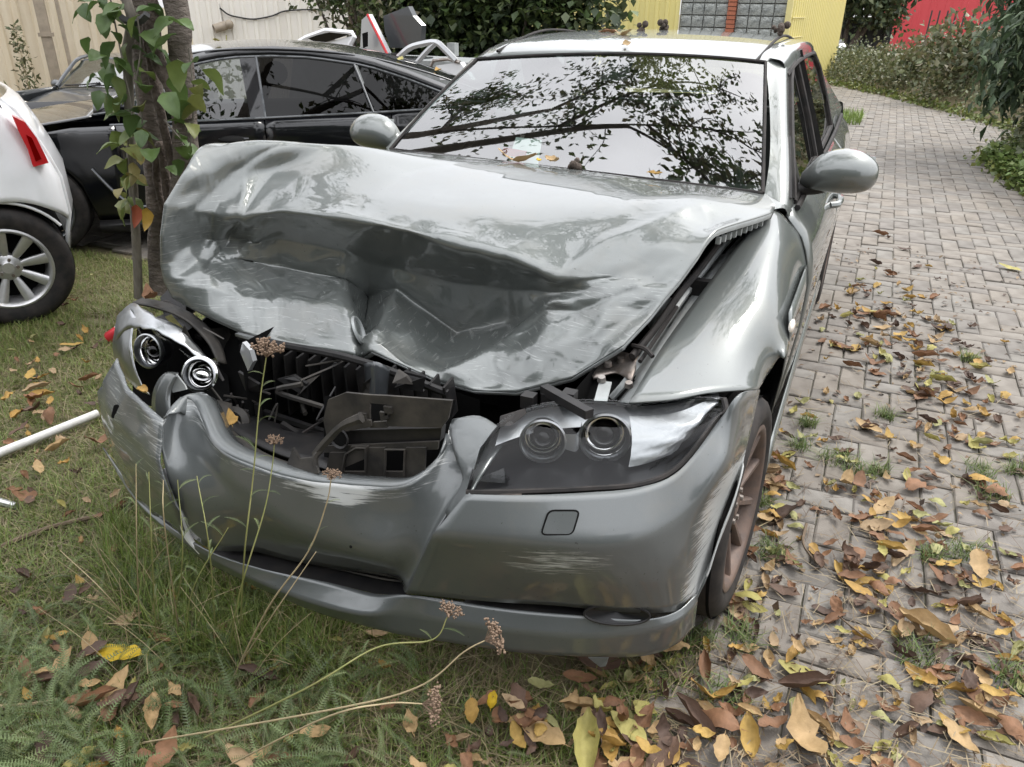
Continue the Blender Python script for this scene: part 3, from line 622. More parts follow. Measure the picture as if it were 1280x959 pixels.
# tow cover (right) and the hole where the left one was
def rrect(corners, n=5, r=.2):
    P = np.array(corners); k = len(P); out = []
    for i in range(k):
        a = P[i]+(P[i-1]-P[i])*r; b = P[i]+(P[(i+1) % k]-P[i])*r
        for t in np.linspace(0, 1, n): out.append((1-t)**2*a+2*t*(1-t)*P[i]+t*t*b)
    return np.array(out)
tcv = Zc((687,639,.572),(725,639,.572),(716,669,.530),(677,669,.530)); tq = rrect(tcv)+np.array([0, -.004, .004])
MB().tube(np.r_[tq, tq[:2]], .0022, 6).build('tow_cover_gap', 'dark_cavity', bumper)
MB().prism(tq+np.array([0, -.001, .001]), (0, .006, -.003)).build('tow_cover', 'bumper_paint', bumper, angle=30)
hq = rrect(Zc((147,506,.575),(157,508,.575),(152,525,.535),(143,522,.535)))+np.array([0, -.010, .005]); MB().prism(hq, (.004, .008, 0)).build('washer_hole', 'dark_cavity', bumper)
# bracket under the scraped corner, paper-thin liner scrap
MB().prism(Zc((735,822,.10),(760,823,.10),(757,833,.06),(750,834,.06)), (0, .01, 0)).build('liner_scrap', 'dull_silver_paint', bumper)
# ---- headlamps
hl = bpy.data.objects.new('headlamp', None); COL.objects.link(hl); hl.parent = CAR; hl.matrix_parent_inverse = PINV(CAR); hl['label'] = 'whole clear headlamp with twin round projectors'
top = Zc((600,560,.66),(628,527,.695),(672,507,.715),(740,501,.715),(800,504,.712),(860,498,.718),(903,499,.72))
mid = Zc((588,590,.63),(612,575,.645),(668,558,.655),(738,551,.660),(806,552,.665),(862,540,.68),(901,508,.71))
bot = Zc((583,613,.602),(610,613,.600),(658,612,.600),(729,609,.602),(805,602,.610),(852,578,.630),(899,518,.700))
LN = patch([top, [m_+np.array([.012, -.02, .0]) for m_ in mid], bot], 6, 5)
MB().grid(LN).build('lens', 'lens_plastic', hl, angle=None)
BK = LN+np.array([-.07, .17, -.0])-np.linspace(.10, 0, LN.shape[0])[:, None, None]*np.array([0, 0, 1]); BK = (BK-BK.mean((0, 1)))*np.array([.94, 1, .98])+BK.mean((0, 1))
hb = MB(); hb.grid(BK, flip=True)
for a, b in ((LN[0], BK[0]), (LN[-1], BK[-1])): hb.grid(np.stack([a, b]))
for a, b in ((LN[:, 0], BK[:, 0]), (LN[:, -1], BK[:, -1])): hb.grid(np.stack([a, b]))
hb.build('housing', 'lamp_black', hl, angle=None)
lr = LN[[0]*1+[0]]+0; MB().tube(LN[0], .004, 6).build('lens_edge', 'lens_plastic', hl); MB().tube(LN[-1]+np.array([0, -.003, -.003]), .006, 6).build('lamp_seal', 'rubber', hl); MB().tube(LN[:, -1]+np.array([.004, 0, 0]), .007, 6).build('lamp_seal', 'rubber', hl)
axl = np.array([.36, -.90, .12]); axl /= np.linalg.norm(axl)
def projector(parent, c, r, ax, lensr, deep=.045, ring='dull_chrome'):
    o = MB().lathe([(r*1.02, .012), (r*1.05, .02), (r*.97, .022), (r*.93, .008), (r*.82, -.01)], ax, c, 40).build('lamp_ring', ring, parent, angle=60)
    MB().lathe([(r*.90, -.002), (r*.84, .006), (r*.78, .002), (r*.72, -.02)], ax, c, 40).build('inner_ring', 'chrome', o)
    MB().lathe([(r*.95, .0), (r*.75, -.03), (r*.55, -deep), (.001, -deep-.006)], ax, c, 32).build('reflector_bowl', 'lamp_black', o)
    MB().lathe([(lensr*1.25, -.022), (lensr*1.28, -.012), (lensr*1.12, -.008)], ax, c, 32).build('lens_collar', 'chrome', o)
    MB().lathe([(lensr, -.014), (lensr*.8, .0), (lensr*.45, .009), (.0005, .012)], ax, c, 32).build('projector_lens', 'dark_glass', o)
    return o
c1 = at(672, 561, Z=.655)+np.array([-.01, .055, -.005]); c2 = at(752, 557, Z=.657)+np.array([-.01, .052, -.003])
projector(hl, c1, .049, axl, .026, .05); projector(hl, c2, .055, axl, .032, .03)
# brushed reflector plate between the lamps, bulb cup, outer indicator reflector
rf = [[c1+np.array([.05, .0, .022]), c1+np.array([.075, .01, .026]), c2+np.array([-.05, -.01, .03])], [c1+np.array([.05, 0, -.015]), c1+np.array([.075, .01, -.02]), c2+np.array([-.05, -.01, -.02])]]
MB().grid(patch(rf, 4, 4)).build('reflector_plate', 'lamp_silver', hl)
orf = LN[3:12, 19:31]+np.array([-.022, .035, 0]); orf = orf+gridnormals(orf)*(.004*np.sin(orf[..., 2:3]*260))
MB().grid(orf, flip=True).build('indicator_reflector', 'lamp_silver', hl, angle=None)
up = LN[2:6, 5:31]+np.array([-.022, .062, -.006]); MB().grid(up, flip=True).build('ribbed_band', 'lamp_silver', hl)
# broken shard of the lamp
MB().prism(Zc((590,601,.613),(628,586,.63),(630,604,.605)), (.002, .004, 0)).build('lens_shard', 'lens_plastic', hl)
MB().prism(Zc((625,521,.70),(655,512,.715),(657,518,.705),(640,532,.69),(624,534,.69)), (0, .006, 0)).build('torn_seal', 'rubber', hl)
MB().beam(at(592,616,Z=.592), at(652,617,Z=.592), .02, .008).build('dirty_ledge', 'bare_steel', hl)
# ---- broken left lamp
h2 = bpy.data.objects.new('headlamp', None); COL.objects.link(h2); h2.parent = CAR; h2.matrix_parent_inverse = PINV(CAR); h2['label'] = 'smashed headlamp without a lens, chrome bowls exposed'
ax2 = np.array([.05, -.93, .25]); ax2 /= np.linalg.norm(ax2); ax3 = np.array([.35, -.82, .38]); ax3 /= np.linalg.norm(ax3)
for k in range(9):
    p = at(random.uniform(160, 280), random.uniform(400, 490), Y=random.uniform(.30, .34)); q_ = [p+RNG.normal(size=3)*np.array([.022, .006, .022]) for _ in range(3)]; MB().prism(q_, (.001, .003, .001)).build('lens_shard', random.choice(('lens_plastic', 'lamp_silver', 'dusty_plastic')), h2, smooth=False)
d1 = at(191, 438, Y=.36); d2 = at(252, 468, Y=.34)
projector(h2, d1, .046, ax2, .024, .05, 'dull_chrome'); projector(h2, d2, .042, ax3, .020, .02, 'dull_chrome')
MB().sphere(d2-ax3*.004, (.030, .020, .018), 16, 10).build('bulb_bowl', 'chrome', h2)
for k in range(1):
    rg = MB().lathe([(.046-.005*k, .0), (.049-.005*k, .006), (.043-.005*k, .008)], ax3+np.array([.1*k, 0, .1]), d2+ax3*(.008-.012*k)+np.array([.004*k, 0, -.012*k]), 28); rg.build('loose_ring', 'chrome', h2)
crp = [px((150,392,'Y',.50),(168,380,'Y',.47),(196,396,'Y',.42),(226,410,'Y',.42),(246,432,'Y',.42),(262,452,'Y',.41)), px((146,425,'Y',.42),(160,412,'Y',.40),(186,412,'Y',.37),(214,424,'Y',.37),(236,440,'Y',.38),(256,458,'Y',.39))]
CRP = patch(crp, 4, 5); CRP = CRP+.008*(vnoise(CRP, 40.)[..., None]-.5)
MB().grid(CRP).build('bezel', 'dull_chrome', h2, thick=.003)
frm = [px((165,378,'Y',.50),(195,384,'Y',.48),(230,398,'Y',.47),(258,425,'Y',.47),(272,452,'Y',.45)), px((178,372,'Y',.53),(215,380,'Y',.52),(252,400,'Y',.52),(276,430,'Y',.50),(284,455,'Y',.47))]
MB().grid(patch(frm, 4, 5)).build('lamp_frame', 'dusty_plastic', h2, thick=.006)
ol = [px((147,395,'Y',.50),(160,385,'Y',.46),(172,398,'Y',.42)), px((142,430,'Y',.46),(150,430,'Y',.40),(164,432,'Y',.37)), px((146,455,'Y',.44),(160,468,'Y',.36),(176,476,'Y',.33)), px((168,485,'Y',.40),(180,490,'Y',.34),(188,494,'Y',.31))]
OL = patch(ol, 5, 5); OL = OL+gridnormals(OL)*(.008*(vnoise(OL, 30.)-.5))[..., None]; MB().grid(OL).build('crushed_lens', 'dull_chrome', h2, thick=.002, angle=None)
MB().grid(patch([px((172,400,'Y',.50),(230,420,'Y',.50),(285,470,'Y',.50)), px((165,500,'Y',.42),(230,520,'Y',.42),(290,520,'Y',.42))], 3, 3)).build('lamp_back', 'dark_cavity', h2)
# ---- what shows inside the nose
bay = bpy.data.objects.new('engine_bay', None); COL.objects.link(bay); bay.parent = CAR; bay.matrix_parent_inverse = PINV(CAR)
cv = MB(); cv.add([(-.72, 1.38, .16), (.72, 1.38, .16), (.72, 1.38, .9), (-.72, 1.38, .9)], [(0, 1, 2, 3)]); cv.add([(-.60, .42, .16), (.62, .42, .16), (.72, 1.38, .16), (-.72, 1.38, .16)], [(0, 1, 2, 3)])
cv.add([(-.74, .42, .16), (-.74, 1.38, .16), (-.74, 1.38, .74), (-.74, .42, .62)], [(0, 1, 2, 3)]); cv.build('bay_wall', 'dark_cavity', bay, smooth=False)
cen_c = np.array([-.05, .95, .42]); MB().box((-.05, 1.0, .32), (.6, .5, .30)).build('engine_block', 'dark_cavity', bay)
# radiator grille: a frame with upright blades, either side of a painted post
for (u0, u1, n_, vt, vb) in ((318, 452, 10, (432, 456), (520, 500)), (488, 560, 5, (462, 478), (515, 520))):
    for k in range(n_):
        t = k/(n_-1); u = u0+(u1-u0)*t; a = at(u, vt[0]+(vt[1]-vt[0])*t, Y=.50); b = at(u+6, vb[0]+(vb[1]-vb[0])*t, Y=.52)
        MB().beam(a, b, .006, .05, up=(0, 1, 0)).build('grille_blade', 'black_plastic', bay)
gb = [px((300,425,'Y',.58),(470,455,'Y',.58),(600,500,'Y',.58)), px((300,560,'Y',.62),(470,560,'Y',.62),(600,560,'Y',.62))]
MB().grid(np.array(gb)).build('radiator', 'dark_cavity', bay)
MB().tube(px((300,420,'Y',.50),(345,430,'Y',.48),(420,444,'Y',.47),(482,462,'Y',.47),(560,492,'Y',.49)), .011, 8, n=4).build('grille_top_bar', 'black_plastic', bay)
MB().beam(at(296,418,Y=.49), at(352,432,Y=.47), .012, .008).build('chrome_strip', 'dull_chrome', bay)
po = [px((456,455,'Y',.45),(470,452,'Y',.42),(487,460,'Y',.45)), px((458,478,'Y',.44),(470,478,'Y',.41),(484,482,'Y',.44)), px((457,505,'Y',.43),(469,506,'Y',.40),(484,506,'Y',.43))]
MB().grid(patch(po, 4, 4)).build('grille_post', 'grey_paint', bay, thick=.003)
sp2 = px((303,428,'Y',.40),(312,438,'Y',.39),(316,452,'Y',.39),(310,464,'Y',.40),(300,440,'Y',.41)); MB().prism(sp2, (.004, .012, 0)).build('grille_surround_piece', 'pale_grey_paint', bay)
# lower shelf and duct behind the bumper mouth
shl = [px((262,520,'Y',.33),(330,560,'Y',.28),(420,590,'Y',.26)), px((285,505,'Y',.45),(350,530,'Y',.42),(430,545,'Y',.42))]
MB().grid(patch(shl, 4, 4)).build('duct_floor', 'black_plastic', bay, thick=.005)
MB().tube(px((262,512,'Y',.32),(290,545,'Y',.27),(330,572,'Y',.25),(378,590,'Y',.24)), .012, 8, n=5).build('duct_edge', 'dusty_plastic', bay)
dd = MB().lathe([(.040, .0), (.045, .02), (.030, .03), (.026, .0)], (.2, -.8, .4), at(297, 528, Y=.38), 24); dd.build('air_duct', 'dusty_plastic', bay)
MB().grid(patch([px((245,500,'Y',.33),(270,500,'Y',.35),(290,505,'Y',.37)), px((250,530,'Y',.30),(272,545,'Y',.30),(290,560,'Y',.29))], 3, 3)).build('duct_side', 'dusty_plastic', bay, thick=.004)
for u0, v0, u1, v1, y in ((285,500,300,560,.42), (330,515,420,545,.45), (352,530,400,560,.40), (322,505,330,560,.43)): MB().beam(at(u0,v0,Y=y), at(u1,v1,Y=y), .014, .014).build('strut', 'black_plastic', bay)
MB().tube(px((262,440,'Y',.62),(276,420,'Y',.66),(290,450,'Y',.60),(286,480,'Y',.55),(296,500,'Y',.5)), .016, 8, n=4).build('hose', 'black_plastic', bay)
fl = px((258,412,'Y',.55),(280,410,'Y',.6),(290,440,'Y',.58),(284,470,'Y',.54),(272,455,'Y',.53)); MB().prism(fl, (.006, .012, 0)).build('torn_shroud', 'dusty_plastic', bay)
for k in range(14):
    a = px((random.uniform(262, 470), random.uniform(470, 560), 'Y', random.uniform(.36, .48)))[0]; b = a+RNG.normal(size=3)*np.array([.10, .03, .06]); c = (a+b)/2+RNG.normal(size=3)*.04; MB().tube([a, c, b], random.choice((.003, .004, .007)), 5, n=4).build('wire', random.choice(('rubber', 'dusty_plastic', 'black_plastic')), bay)
for k in range(10):
    p = px((random.uniform(255, 560), random.uniform(450, 560), 'Y', random.uniform(.40, .50)))[0]; q_ = [p+RNG.normal(size=3)*np.array([.035, .01, .03]) for _ in range(4)]; MB().prism(q_, (.002, .006, .002)).build('broken_shard', random.choice(('dusty_plastic', 'black_plastic')), bay, smooth=False)
# left corner odds: top frame, label, folded liner
MB().beam(at(205,395,Y=.58), at(262,420,Y=.56), .06, .012).build('air_box', 'black_plastic', bay)
lb = px((206,396,'Y',.545),(214,393,'Y',.55),(229,410,'Y',.545),(221,413,'Y',.54)); MB().prism(lb, (0, .002, -.003)).build('sticker', 'label_yellow', bay)
MB().prism(px((200,372,'Y',.62),(212,360,'Y',.66),(236,396,'Y',.62),(232,402,'Y',.60),(205,395,'Y',.60)), (.006, .012, -.004)).build('liner_panel', 'black_plastic', bay)
MB().tube(px((198,385,'Y',.60),(208,378,'Y',.60),(222,388,'Y',.60),(240,395,'Y',.60),(256,412,'Y',.58)), .008, 6, n=4).build('cable', 'rubber', bay)
# plastic bracket of the number plate carrier
bk = Zc  # outline with two cut windows, built as a plate of strips
Yb = .215
def bp_(u, v, y=Yb): return at(u, v, Y=y)
plate = bpy.data.objects.new('bracket_panel', None); COL.objects.link(plate); plate.parent = CAR; plate.matrix_parent_inverse = PINV(CAR)
def strip(pts, mt='dusty_plastic', d=.006, y=Yb, nm='bracket_piece'): return MB().prism([bp_(u, v, y) for u, v in pts], (0, d, 0)).build(nm, mt, plate, smooth=False)
strip([(410,500),(432,491),(462,494),(462,534),(440,538),(408,544),(404,525)]); strip([(462,494),(484,495),(484,506),(462,504)]); strip([(484,495),(565,501),(560,524),(552,535),(484,533)]); strip([(466,528),(482,527),(484,535),(462,535)])
strip([(410,544),(440,538),(552,535),(550,552),(412,556)], y=Yb+.016, nm='bracket_ledge', mt='black_plastic', d=.02)
strip([(405,558),(548,552),(547,562),(405,566)], y=Yb+.006)
strip([(412,566),(432,566),(428,598),(408,585)]); strip([(459,560),(481,560),(479,602),(457,601)]); strip([(507,560),(532,560),(530,597),(505,602)]); strip([(428,590),(532,590),(530,602),(428,602)], y=Yb+.004)
strip([(438,558),(460,558),(460,572),(430,585)], y=Yb-.002)
MB().tube([bp_(u, v, Yb-.004) for u, v in [(428,590),(432,568),(445,560),(457,560),(457,590)]], .003, 6).build('moulded_rib', 'dusty_plastic', plate)
MB().tube([bp_(u, v, Yb-.004) for u, v in [(481,595),(482,562),(506,562),(505,595)]], .003, 6).build('moulded_rib', 'dusty_plastic', plate)
MB().lathe([(.020, 0), (.024, .004), (.026, .0)], (0, -1, .1), bp_(424, 548, Yb-.004), 24).build('socket_ring', 'black_plastic', plate)
MB().lathe([(.0005, .0), (.019, .0)], (0, -1, .1), bp_(424, 548, Yb-.002), 20).build('socket', 'dark_cavity', plate)
for u, v in ((452, 522), (458, 530), (479, 521), (484, 514)): strip([(u-5, v-6), (u+5, v-4), (u+6, v+3), (u-3, v+6)], y=Yb-.006, nm='torn_tab')
MB().grid(np.array([[bp_(405,495,.33),bp_(570,500,.33)],[bp_(405,605,.30),bp_(545,605,.30)]])).build('bracket_back', 'dark_cavity', plate)
MB().tube(px((394,568,'Y',.15),(410,550,'Y',.15),(428,532,'Y',.15),(452,522,'Y',.16)), [.009, .010, .009, .012], 6, n=3).build('broken_arm', 'dusty_plastic', plate)
MB().tube(px((396,590,'Y',.13),(394,572,'Y',.14),(402,562,'Y',.15)), .007, 6, n=3).build('broken_arm', 'dusty_plastic', plate)
MB().prism(px((358,582,'Y',.13),(366,560,'Y',.14),(374,574,'Y',.14),(392,572,'Y',.14),(398,592,'Y',.12),(376,596,'Y',.12)), (0, .006, 0)).build('torn_tab', 'dusty_plastic', plate)
MB().prism(px((336,578,'Y',.12),(352,588,'Y',.11),(372,596,'Y',.10),(356,597,'Y',.10)), (0, .004, 0)).build('torn_tab', 'dull_silver_paint', plate)
# ---- gap between bonnet and right wing: rails, strut tower, hoses
rl = bpy.data.objects.new('inner_wing', None); COL.objects.link(rl); rl.parent = CAR; rl.matrix_parent_inverse = PINV(CAR)
ri = [px((770,492,'Z',.64),(783,500,'Z',.69)), px((800,455,'Y',.70),(822,450,'Y',.72)), px((848,382,'Y',.95),(868,380,'Y',.97)), px((896,318,'Y',1.2),(918,312,'Y',1.22)), px((930,280,'Y',1.40),(950,278,'Y',1.42))]
RI = patch(ri, 5, 3); MB().grid(RI+np.array([0, 0, -.03])).build('wing_rail', 'dull_silver_paint', rl, thick=.02)
MB().tube([r[0]+np.array([-.01, 0, -.015]) for r in RI[::4]], .009, 6, n=3).build('rail_edge', 'dull_silver_paint', rl)
fl_ = [px((728,478,'Z',.62),(780,500,'Z',.64)), px((770,440,'Y',.72),(812,445,'Y',.72)), px((822,375,'Y',.98),(852,385,'Y',.95)), px((880,318,'Y',1.2),(905,312,'Y',1.22)), px((905,290,'Y',1.38),(935,282,'Y',1.4))]
FL = patch(fl_, 4, 3)+np.array([0, 0, -.07]); MB().grid(FL).build('bay_flange', 'dull_silver_paint', rl, thick=.01)
MB().tube(px((790,446,'Y',.72),(818,412,'Y',.84),(850,366,'Y',.98),(872,340,'Y',1.08),(900,302,'Y',1.25)), .010, 8, n=4).build('loom', 'rubber', rl)
MB().tube(px((800,452,'Y',.70),(830,408,'Y',.86),(846,384,'Y',.94)), .006, 6, n=4).build('cable', 'rubber', rl)
MB().tube(px((790,300+132,'Y',.75),(806,436,'Y',.73),(816,446,'Y',.71)), .006, 6, n=3).build('cable', 'rubber', rl)
MB().sphere(at(845,375,Y=1.02)+np.array([-.03,0,-.05]), (.05, .07, .05), 16, 10).build('washer_bottle', 'dull_silver_paint', rl)
MB().box(at(880,352,Y=1.06)+np.array([0,0,-.02]), (.10, .03, .05)).build('clamp', 'black_plastic', rl)
MB().box(at(868,345,Y=1.08)+np.array([-.04,0,-.015]), (.05, .05, .04)).build('clamp', 'black_plastic', rl)
pl_ = [Zc((735,462,.66),(760,440,.68),(800,447,.70)), Zc((742,475,.655),(770,468,.665),(790,478,.68))]
MB().grid(patch(pl_, 4, 4)).build('lock_plate', 'bare_steel', rl, thick=.006)
for u, v in ((760, 457), (776, 452), (752, 476), (786, 483)): MB().lathe([(.0005, .012), (.009, .012), (.011, 0)], (0, -.2, 1), at(u, v, Z=.685), 10).build('bolt', 'bare_steel', rl)
MB().beam(at(757,478,Z=.68), at(750,505,Z=.67), .03, .006).build('lamp_tab', 'dull_silver_paint', rl)
MB().beam(at(680,486,Z=.72), at(737,518,Z=.725), .022, .020).build('black_strut', 'black_plastic', rl)
MB().grid(patch([Zc((600,510,.66),(680,500,.68),(760,500,.68)), Zc((600,560,.50),(680,530,.50),(760,530,.50))], 2, 2)+np.array([0, .34, -.05])).build('lamp_carrier', 'dark_cavity', rl)
for k in range(5): MB().box(at(650+k*26, 512-k*2, Z=.70)+np.array([0, .05, .0]), (.03, .03, .03)).build('lamp_clip', 'black_plastic', rl) if k < 3 else None
# ---- cabin
MB().box((0, 1.85, .84), (1.36, .5, .10)).build('dashboard', 'fabric_dark', CAR)
for sx in (-.36, .36):
    s_ = MB(); s_.box((sx, 2.75, .45), (.50, .5, .16)); b = MB()
    MB().box((sx, 2.75, .45), (.50, .5, .16)).build('seat', 'fabric_dark', CAR)
    MB().grid(patch([[(sx+x*.22, 2.92+.35*t, .5+.55*t) for x in (-1, -.6, .6, 1)] for t in (0, .5, 1)], 3, 3)).build('seat_back', 'fabric_dark', CAR, thick=.10)
    MB().sphere((sx, 3.13, 1.13), (.13, .06, .09)).build('headrest', 'fabric_dark', CAR)
MB().box((0, 3.4, .78), (1.3, .3, .5)).build('rear_bench', 'fabric_dark', CAR)
cS = np.array([.36, 2.15, .86]); aS = np.array([0, -.85, .5]); th = np.linspace(0, 2*math.pi, 25); xS = np.array([1, 0, 0]); yS = np.cross(aS/np.linalg.norm(aS), xS)
sw = MB().tube([cS+.18*(math.cos(t)*xS+math.sin(t)*yS) for t in th], .014, 8).build('steering_wheel', 'fabric_dark', CAR)
MB().box((.0, 2.14, 1.25), (.20, .03, .06)).build('rear_view_mirror', 'black_plastic', CAR)
MB().prism([(-.30, 1.78, .92), (-.16, 1.76, .92), (-.20, 1.90, 1.02), (-.32, 1.92, 1.02)], (0, .002, .004)).build('paper_sheet', 'cream_card', CAR)
MB().prism([(-.33, 1.80, .975), (-.22, 1.78, .97), (-.22, 1.80, .99), (-.33, 1.82, .995)], (0, .004, .004)).build('red_tag', 'red_plastic', CAR)
# ================================================================ ground
mat('soil', (.11, .09, .055), .9, var=.8, vscale=9, col2=(.16, .135, .07), bump=.6, bscale=70, bdist=.01)
mat('joint_sand', (.13, .118, .095), .95, var=.9, vscale=7, col2=(.05, .05, .028), bump=.5, bscale=150, bdist=.004)
mat('paver_concrete', (.205, .193, .174), .85, var=.95, vscale=5.5, col2=(.115, .104, .09), attr='tint', bump=.5, bscale=220, bdist=.003)
GX, GY = np.meshgrid(np.r_[-200, -80, -40, np.linspace(-16, 8, 97), 30, 80, 200], np.r_[-120, -40, -12, np.linspace(-5, 24, 88), 40, 90, 250])
V = np.stack([GX, GY, gz(GX, GY)-.03], -1); g = MB().grid(V).build('ground', 'soil'); tag(g, kind='structure')
def in_grass(x, y):
    """the planted corner in front of the car"""
    xe = .72+.10*np.sin(y*5.1)+.06*np.sin(y*13+1)-.25*sm(.5, 1.3, y)+.25*sm(.2, -.5, y)
    ye = 2.62+.45*sm(-1.8, -3.6, x)+.06*np.sin(x*7)
    return (x < xe) & (y < ye)
def road_right(y):
    return np.interp(y, [-2, 3, 7, 8, 9, 10, 11, 12, 14.2, 16.6, 18.6, 24], [6, 4.2, 2.40, 2.25, 2.12, 2.3, 2.7, 2.75, 2.0, 1.0, -.15, -2.5])
def in_pave(x, y): return (~in_grass(x, y)) & (x < road_right(y)) & (y > -1.4) & (x > -9)
road = MB(); rx = np.linspace(-9, 6, 61); ry = np.linspace(-1.4, 24, 103)
PX, PY = np.meshgrid(rx, ry); Vr = np.stack([PX, PY, gz(PX, PY)-.010], -1)
idx = lambda i, j: i*len(rx)+j
F = []
for i in range(len(ry)-1):
    for j in range(len(rx)-1):
        cx, cy = (rx[j]+rx[j+1])/2, (ry[i]+ry[i+1])/2
        if in_pave(cx, cy): F.append((idx(i, j), idx(i, j+1), idx(i+1, j+1), idx(i+1, j)))
rd = MB().add(Vr, F).build('road', 'joint_sand'); tag(rd, kind='structure')
# herringbone pavers, 21 x 10.5 cm
Lp = .21; Wp = Lp/2; cells = []
for i in range(-110, 60):
    for j in range(-30, 260):
        # unit herringbone: (k,l) cells; period 4 diagonal
        s = (i-j) % 4
        if s == 0: cells.append((i*Wp+Wp, j*Wp+Wp/2, 0))        # along x covers (i,j),(i+1,j)
        elif s == 3: cells.append((i*Wp+Wp/2, j*Wp+Wp, 1))      # along y
cells = np.array(cells); ok = in_pave(cells[:, 0], cells[:, 1]); cells = cells[ok]
# hidden below the car or behind things: leave those out of the single bricks
view = cells[:, :2]-CAM[:2]; depth = view@FW[:2]*1.0
dist = np.hypot(view[:, 0], view[:, 1]); P3 = np.c_[cells[:, :2], gz(cells[:, 0], cells[:, 1])]-CAM
zc_ = P3@FW; uu = 640+FPX*(P3@RT)/zc_; vv = 479.5-FPX*(P3@UP)/zc_
vis = (zc_ > .3) & (uu > -20) & (uu < 1300) & (vv < 985) & (cells[:, 0] > .75)
order = np.argsort(np.where(vis, zc_, 1e9)); nsing = min(300, int(vis.sum())); single = set(order[:nsing].tolist())
cols3 = np.array([(1., 1, 1), (.92, .9, .9), (1.06, 1.03, 1.0), (.97, .93, .9), (.86, .85, .85), (1.03, .98, .93)])
def paver_mesh(name, k):
    x, y, h, b = Lp/2-.0025, Wp/2-.0025, .02, .005
    V = [(-x, -y, -h), (x, -y, -h), (x, y, -h), (-x, y, -h), (-x, -y, -b*.8), (x, -y, -b*.8), (x, y, -b*.8), (-x, y, -b*.8), (-x+b, -y+b, 0), (x-b, -y+b, 0), (x-b, y-b, 0), (-x+b, y-b, 0)]
    V = np.array(V)+(RNG.random((12, 3))-.5)*np.array([.004, .004, .0015]); F = [(8, 9, 10, 11)]
    for a in range(4): n_ = (a+1) % 4; F += [(a, n_, 4+n_, 4+a), (4+a, 4+n_, 8+n_, 8+a)]
    return MB().add(V, F, tint=np.tile(cols3[k], (12, 1)))
pm = [[paver_mesh('paver', k) for k in range(6)]][0]; pme = [b.mesh('paver', True, 30) for b in pm]
for me in pme: me.materials.append(M['paver_concrete'])
bV, bF, bT = [], [], []; nb = 0
for q, (x, y, o_) in enumerate(cells):
    k = int(RNG.integers(6)); tz = gz(x, y)+RNG.normal(0, .0022); rx_, ry_ = RNG.normal(0, .012, 2); rz_ = o_*math.pi/2+RNG.normal(0, .012)
    if q in single:
        o = bpy.data.objects.new('paver', pme[k]); COL.objects.link(o); o.parent = rd; o.location = (x, y, tz); o.rotation_euler = (rx_, ry_, rz_)
    else:
        V = pm[k].v[0]; c_, s_ = math.cos(rz_), math.sin(rz_); Q = np.stack([V[:, 0]*c_-V[:, 1]*s_, V[:, 0]*s_+V[:, 1]*c_, V[:, 2]+V[:, 0]*ry_], 1)+np.array([x, y, tz])
        bV.append(Q); bT.append(np.tile(cols3[k], (12, 1))); bF += [tuple(i+nb for i in f) for f in pm[k].f]; nb += 12
po_ = MB().add(np.concatenate(bV), bF, tint=np.concatenate(bT)).build('paver_field', 'paver_concrete', rd, angle=30); po_['kind'] = 'stuff'
# ================================================================ other vehicles
def frame(o, d):
    o = np.array(o, float); d = np.array([d[0], d[1], 0.]); d /= np.linalg.norm(d); a = np.array([-d[1], d[0], 0.])
    return lambda p: o+np.asarray(p, float)[..., :1]*d+np.asarray(p, float)[..., 1:2]*a+np.asarray(p, float)[..., 2:3]*np.array([0, 0, 1.]), d, a
# ---- black fastback: L from the nose, w away from us, z up
Wd, bd, ba = frame((-3.22, 3.70, -.23), (.79, .61))
def BL(pts): p = np.array(pts, float); p[..., 0] -= 2.45; return Wd(p)
BK_ = empty('black_car', tuple(BL([(2.4, .9, 0)])[0]), 'glossy black fastback car parked behind the leafy tree trunks', 'car')
def sidex(L, z):      # how far the flank sits inboard
    return np.interp(z, [.15, .35, .55, .75, .86, .95, 1.05, 1.40], [.05, .01, .0, .02, .01, .05, .14, .34])+.10*sm(.9, 0, L)+.09*sm(4.0, 4.75, L)
def bside(name, L0, L1, z0, z1, arch=None, mt='black_paint', n=14, zt=None):
    Ls = np.linspace(L0, L1, n); G = []
    for t in np.linspace(0, 1, 12):
        row = []
        for L_ in Ls:
            lo = z0
            if arch and abs(L_-arch[0]) < arch[1]: lo = max(z0, .33+math.sqrt(arch[1]**2-(L_-arch[0])**2))
            hi = zt(L_) if zt else z1; z = lo+(hi-lo)*t; row.append((L_, float(sidex(L_, z)), z))
        G.append(row)
    return MB().grid(BL(G)).build(name, mt, BK_, thick=.01, angle=None, off=0)
belt = lambda L_: np.interp(L_, [0, .4, 1.2, 2.4, 3.4, 4.2, 4.75], [.66, .78, .90, .935, .965, 1.0, .98])
bside('wing', .05, 1.48, .24, .9, (.86, .375), zt=belt, n=26)
dr = bside('door', 1.49, 2.515, .22, .9, zt=belt); dr2 = bside('door', 2.525, 3.46, .22, .9, zt=belt)
bside('rear_wing', 3.47, 4.72, .24, .9, (3.72, .385), zt=belt, n=26)
for d_, L_ in ((dr, 2.28), (dr2, 3.25)):
    z = .80; MB().sphere(BL([(L_, sidex(L_, z)+.004, z)])[0], (.10, .10, .03), 14, 8).build('handle_recess', 'dark_cavity', d_)
    MB().tube(BL([(L_-.10, sidex(L_, z)-.006, z), (L_-.05, sidex(L_, z)-.03, z+.004), (L_+.06, sidex(L_, z)-.03, z+.006), (L_+.11, sidex(L_, z)-.006, z+.004)]), [.010, .014, .014, .010], 8, n=3).build('handle', 'black_paint', d_)
MB().grid(BL([[(L_, x, z) for L_ in np.linspace(1.25, 3.35, 8)] for x, z in [(.03, .23), (.0, .20), (.01, .16), (.10, .13)]])).build('sill', 'black_plastic', BK_, thick=.01)
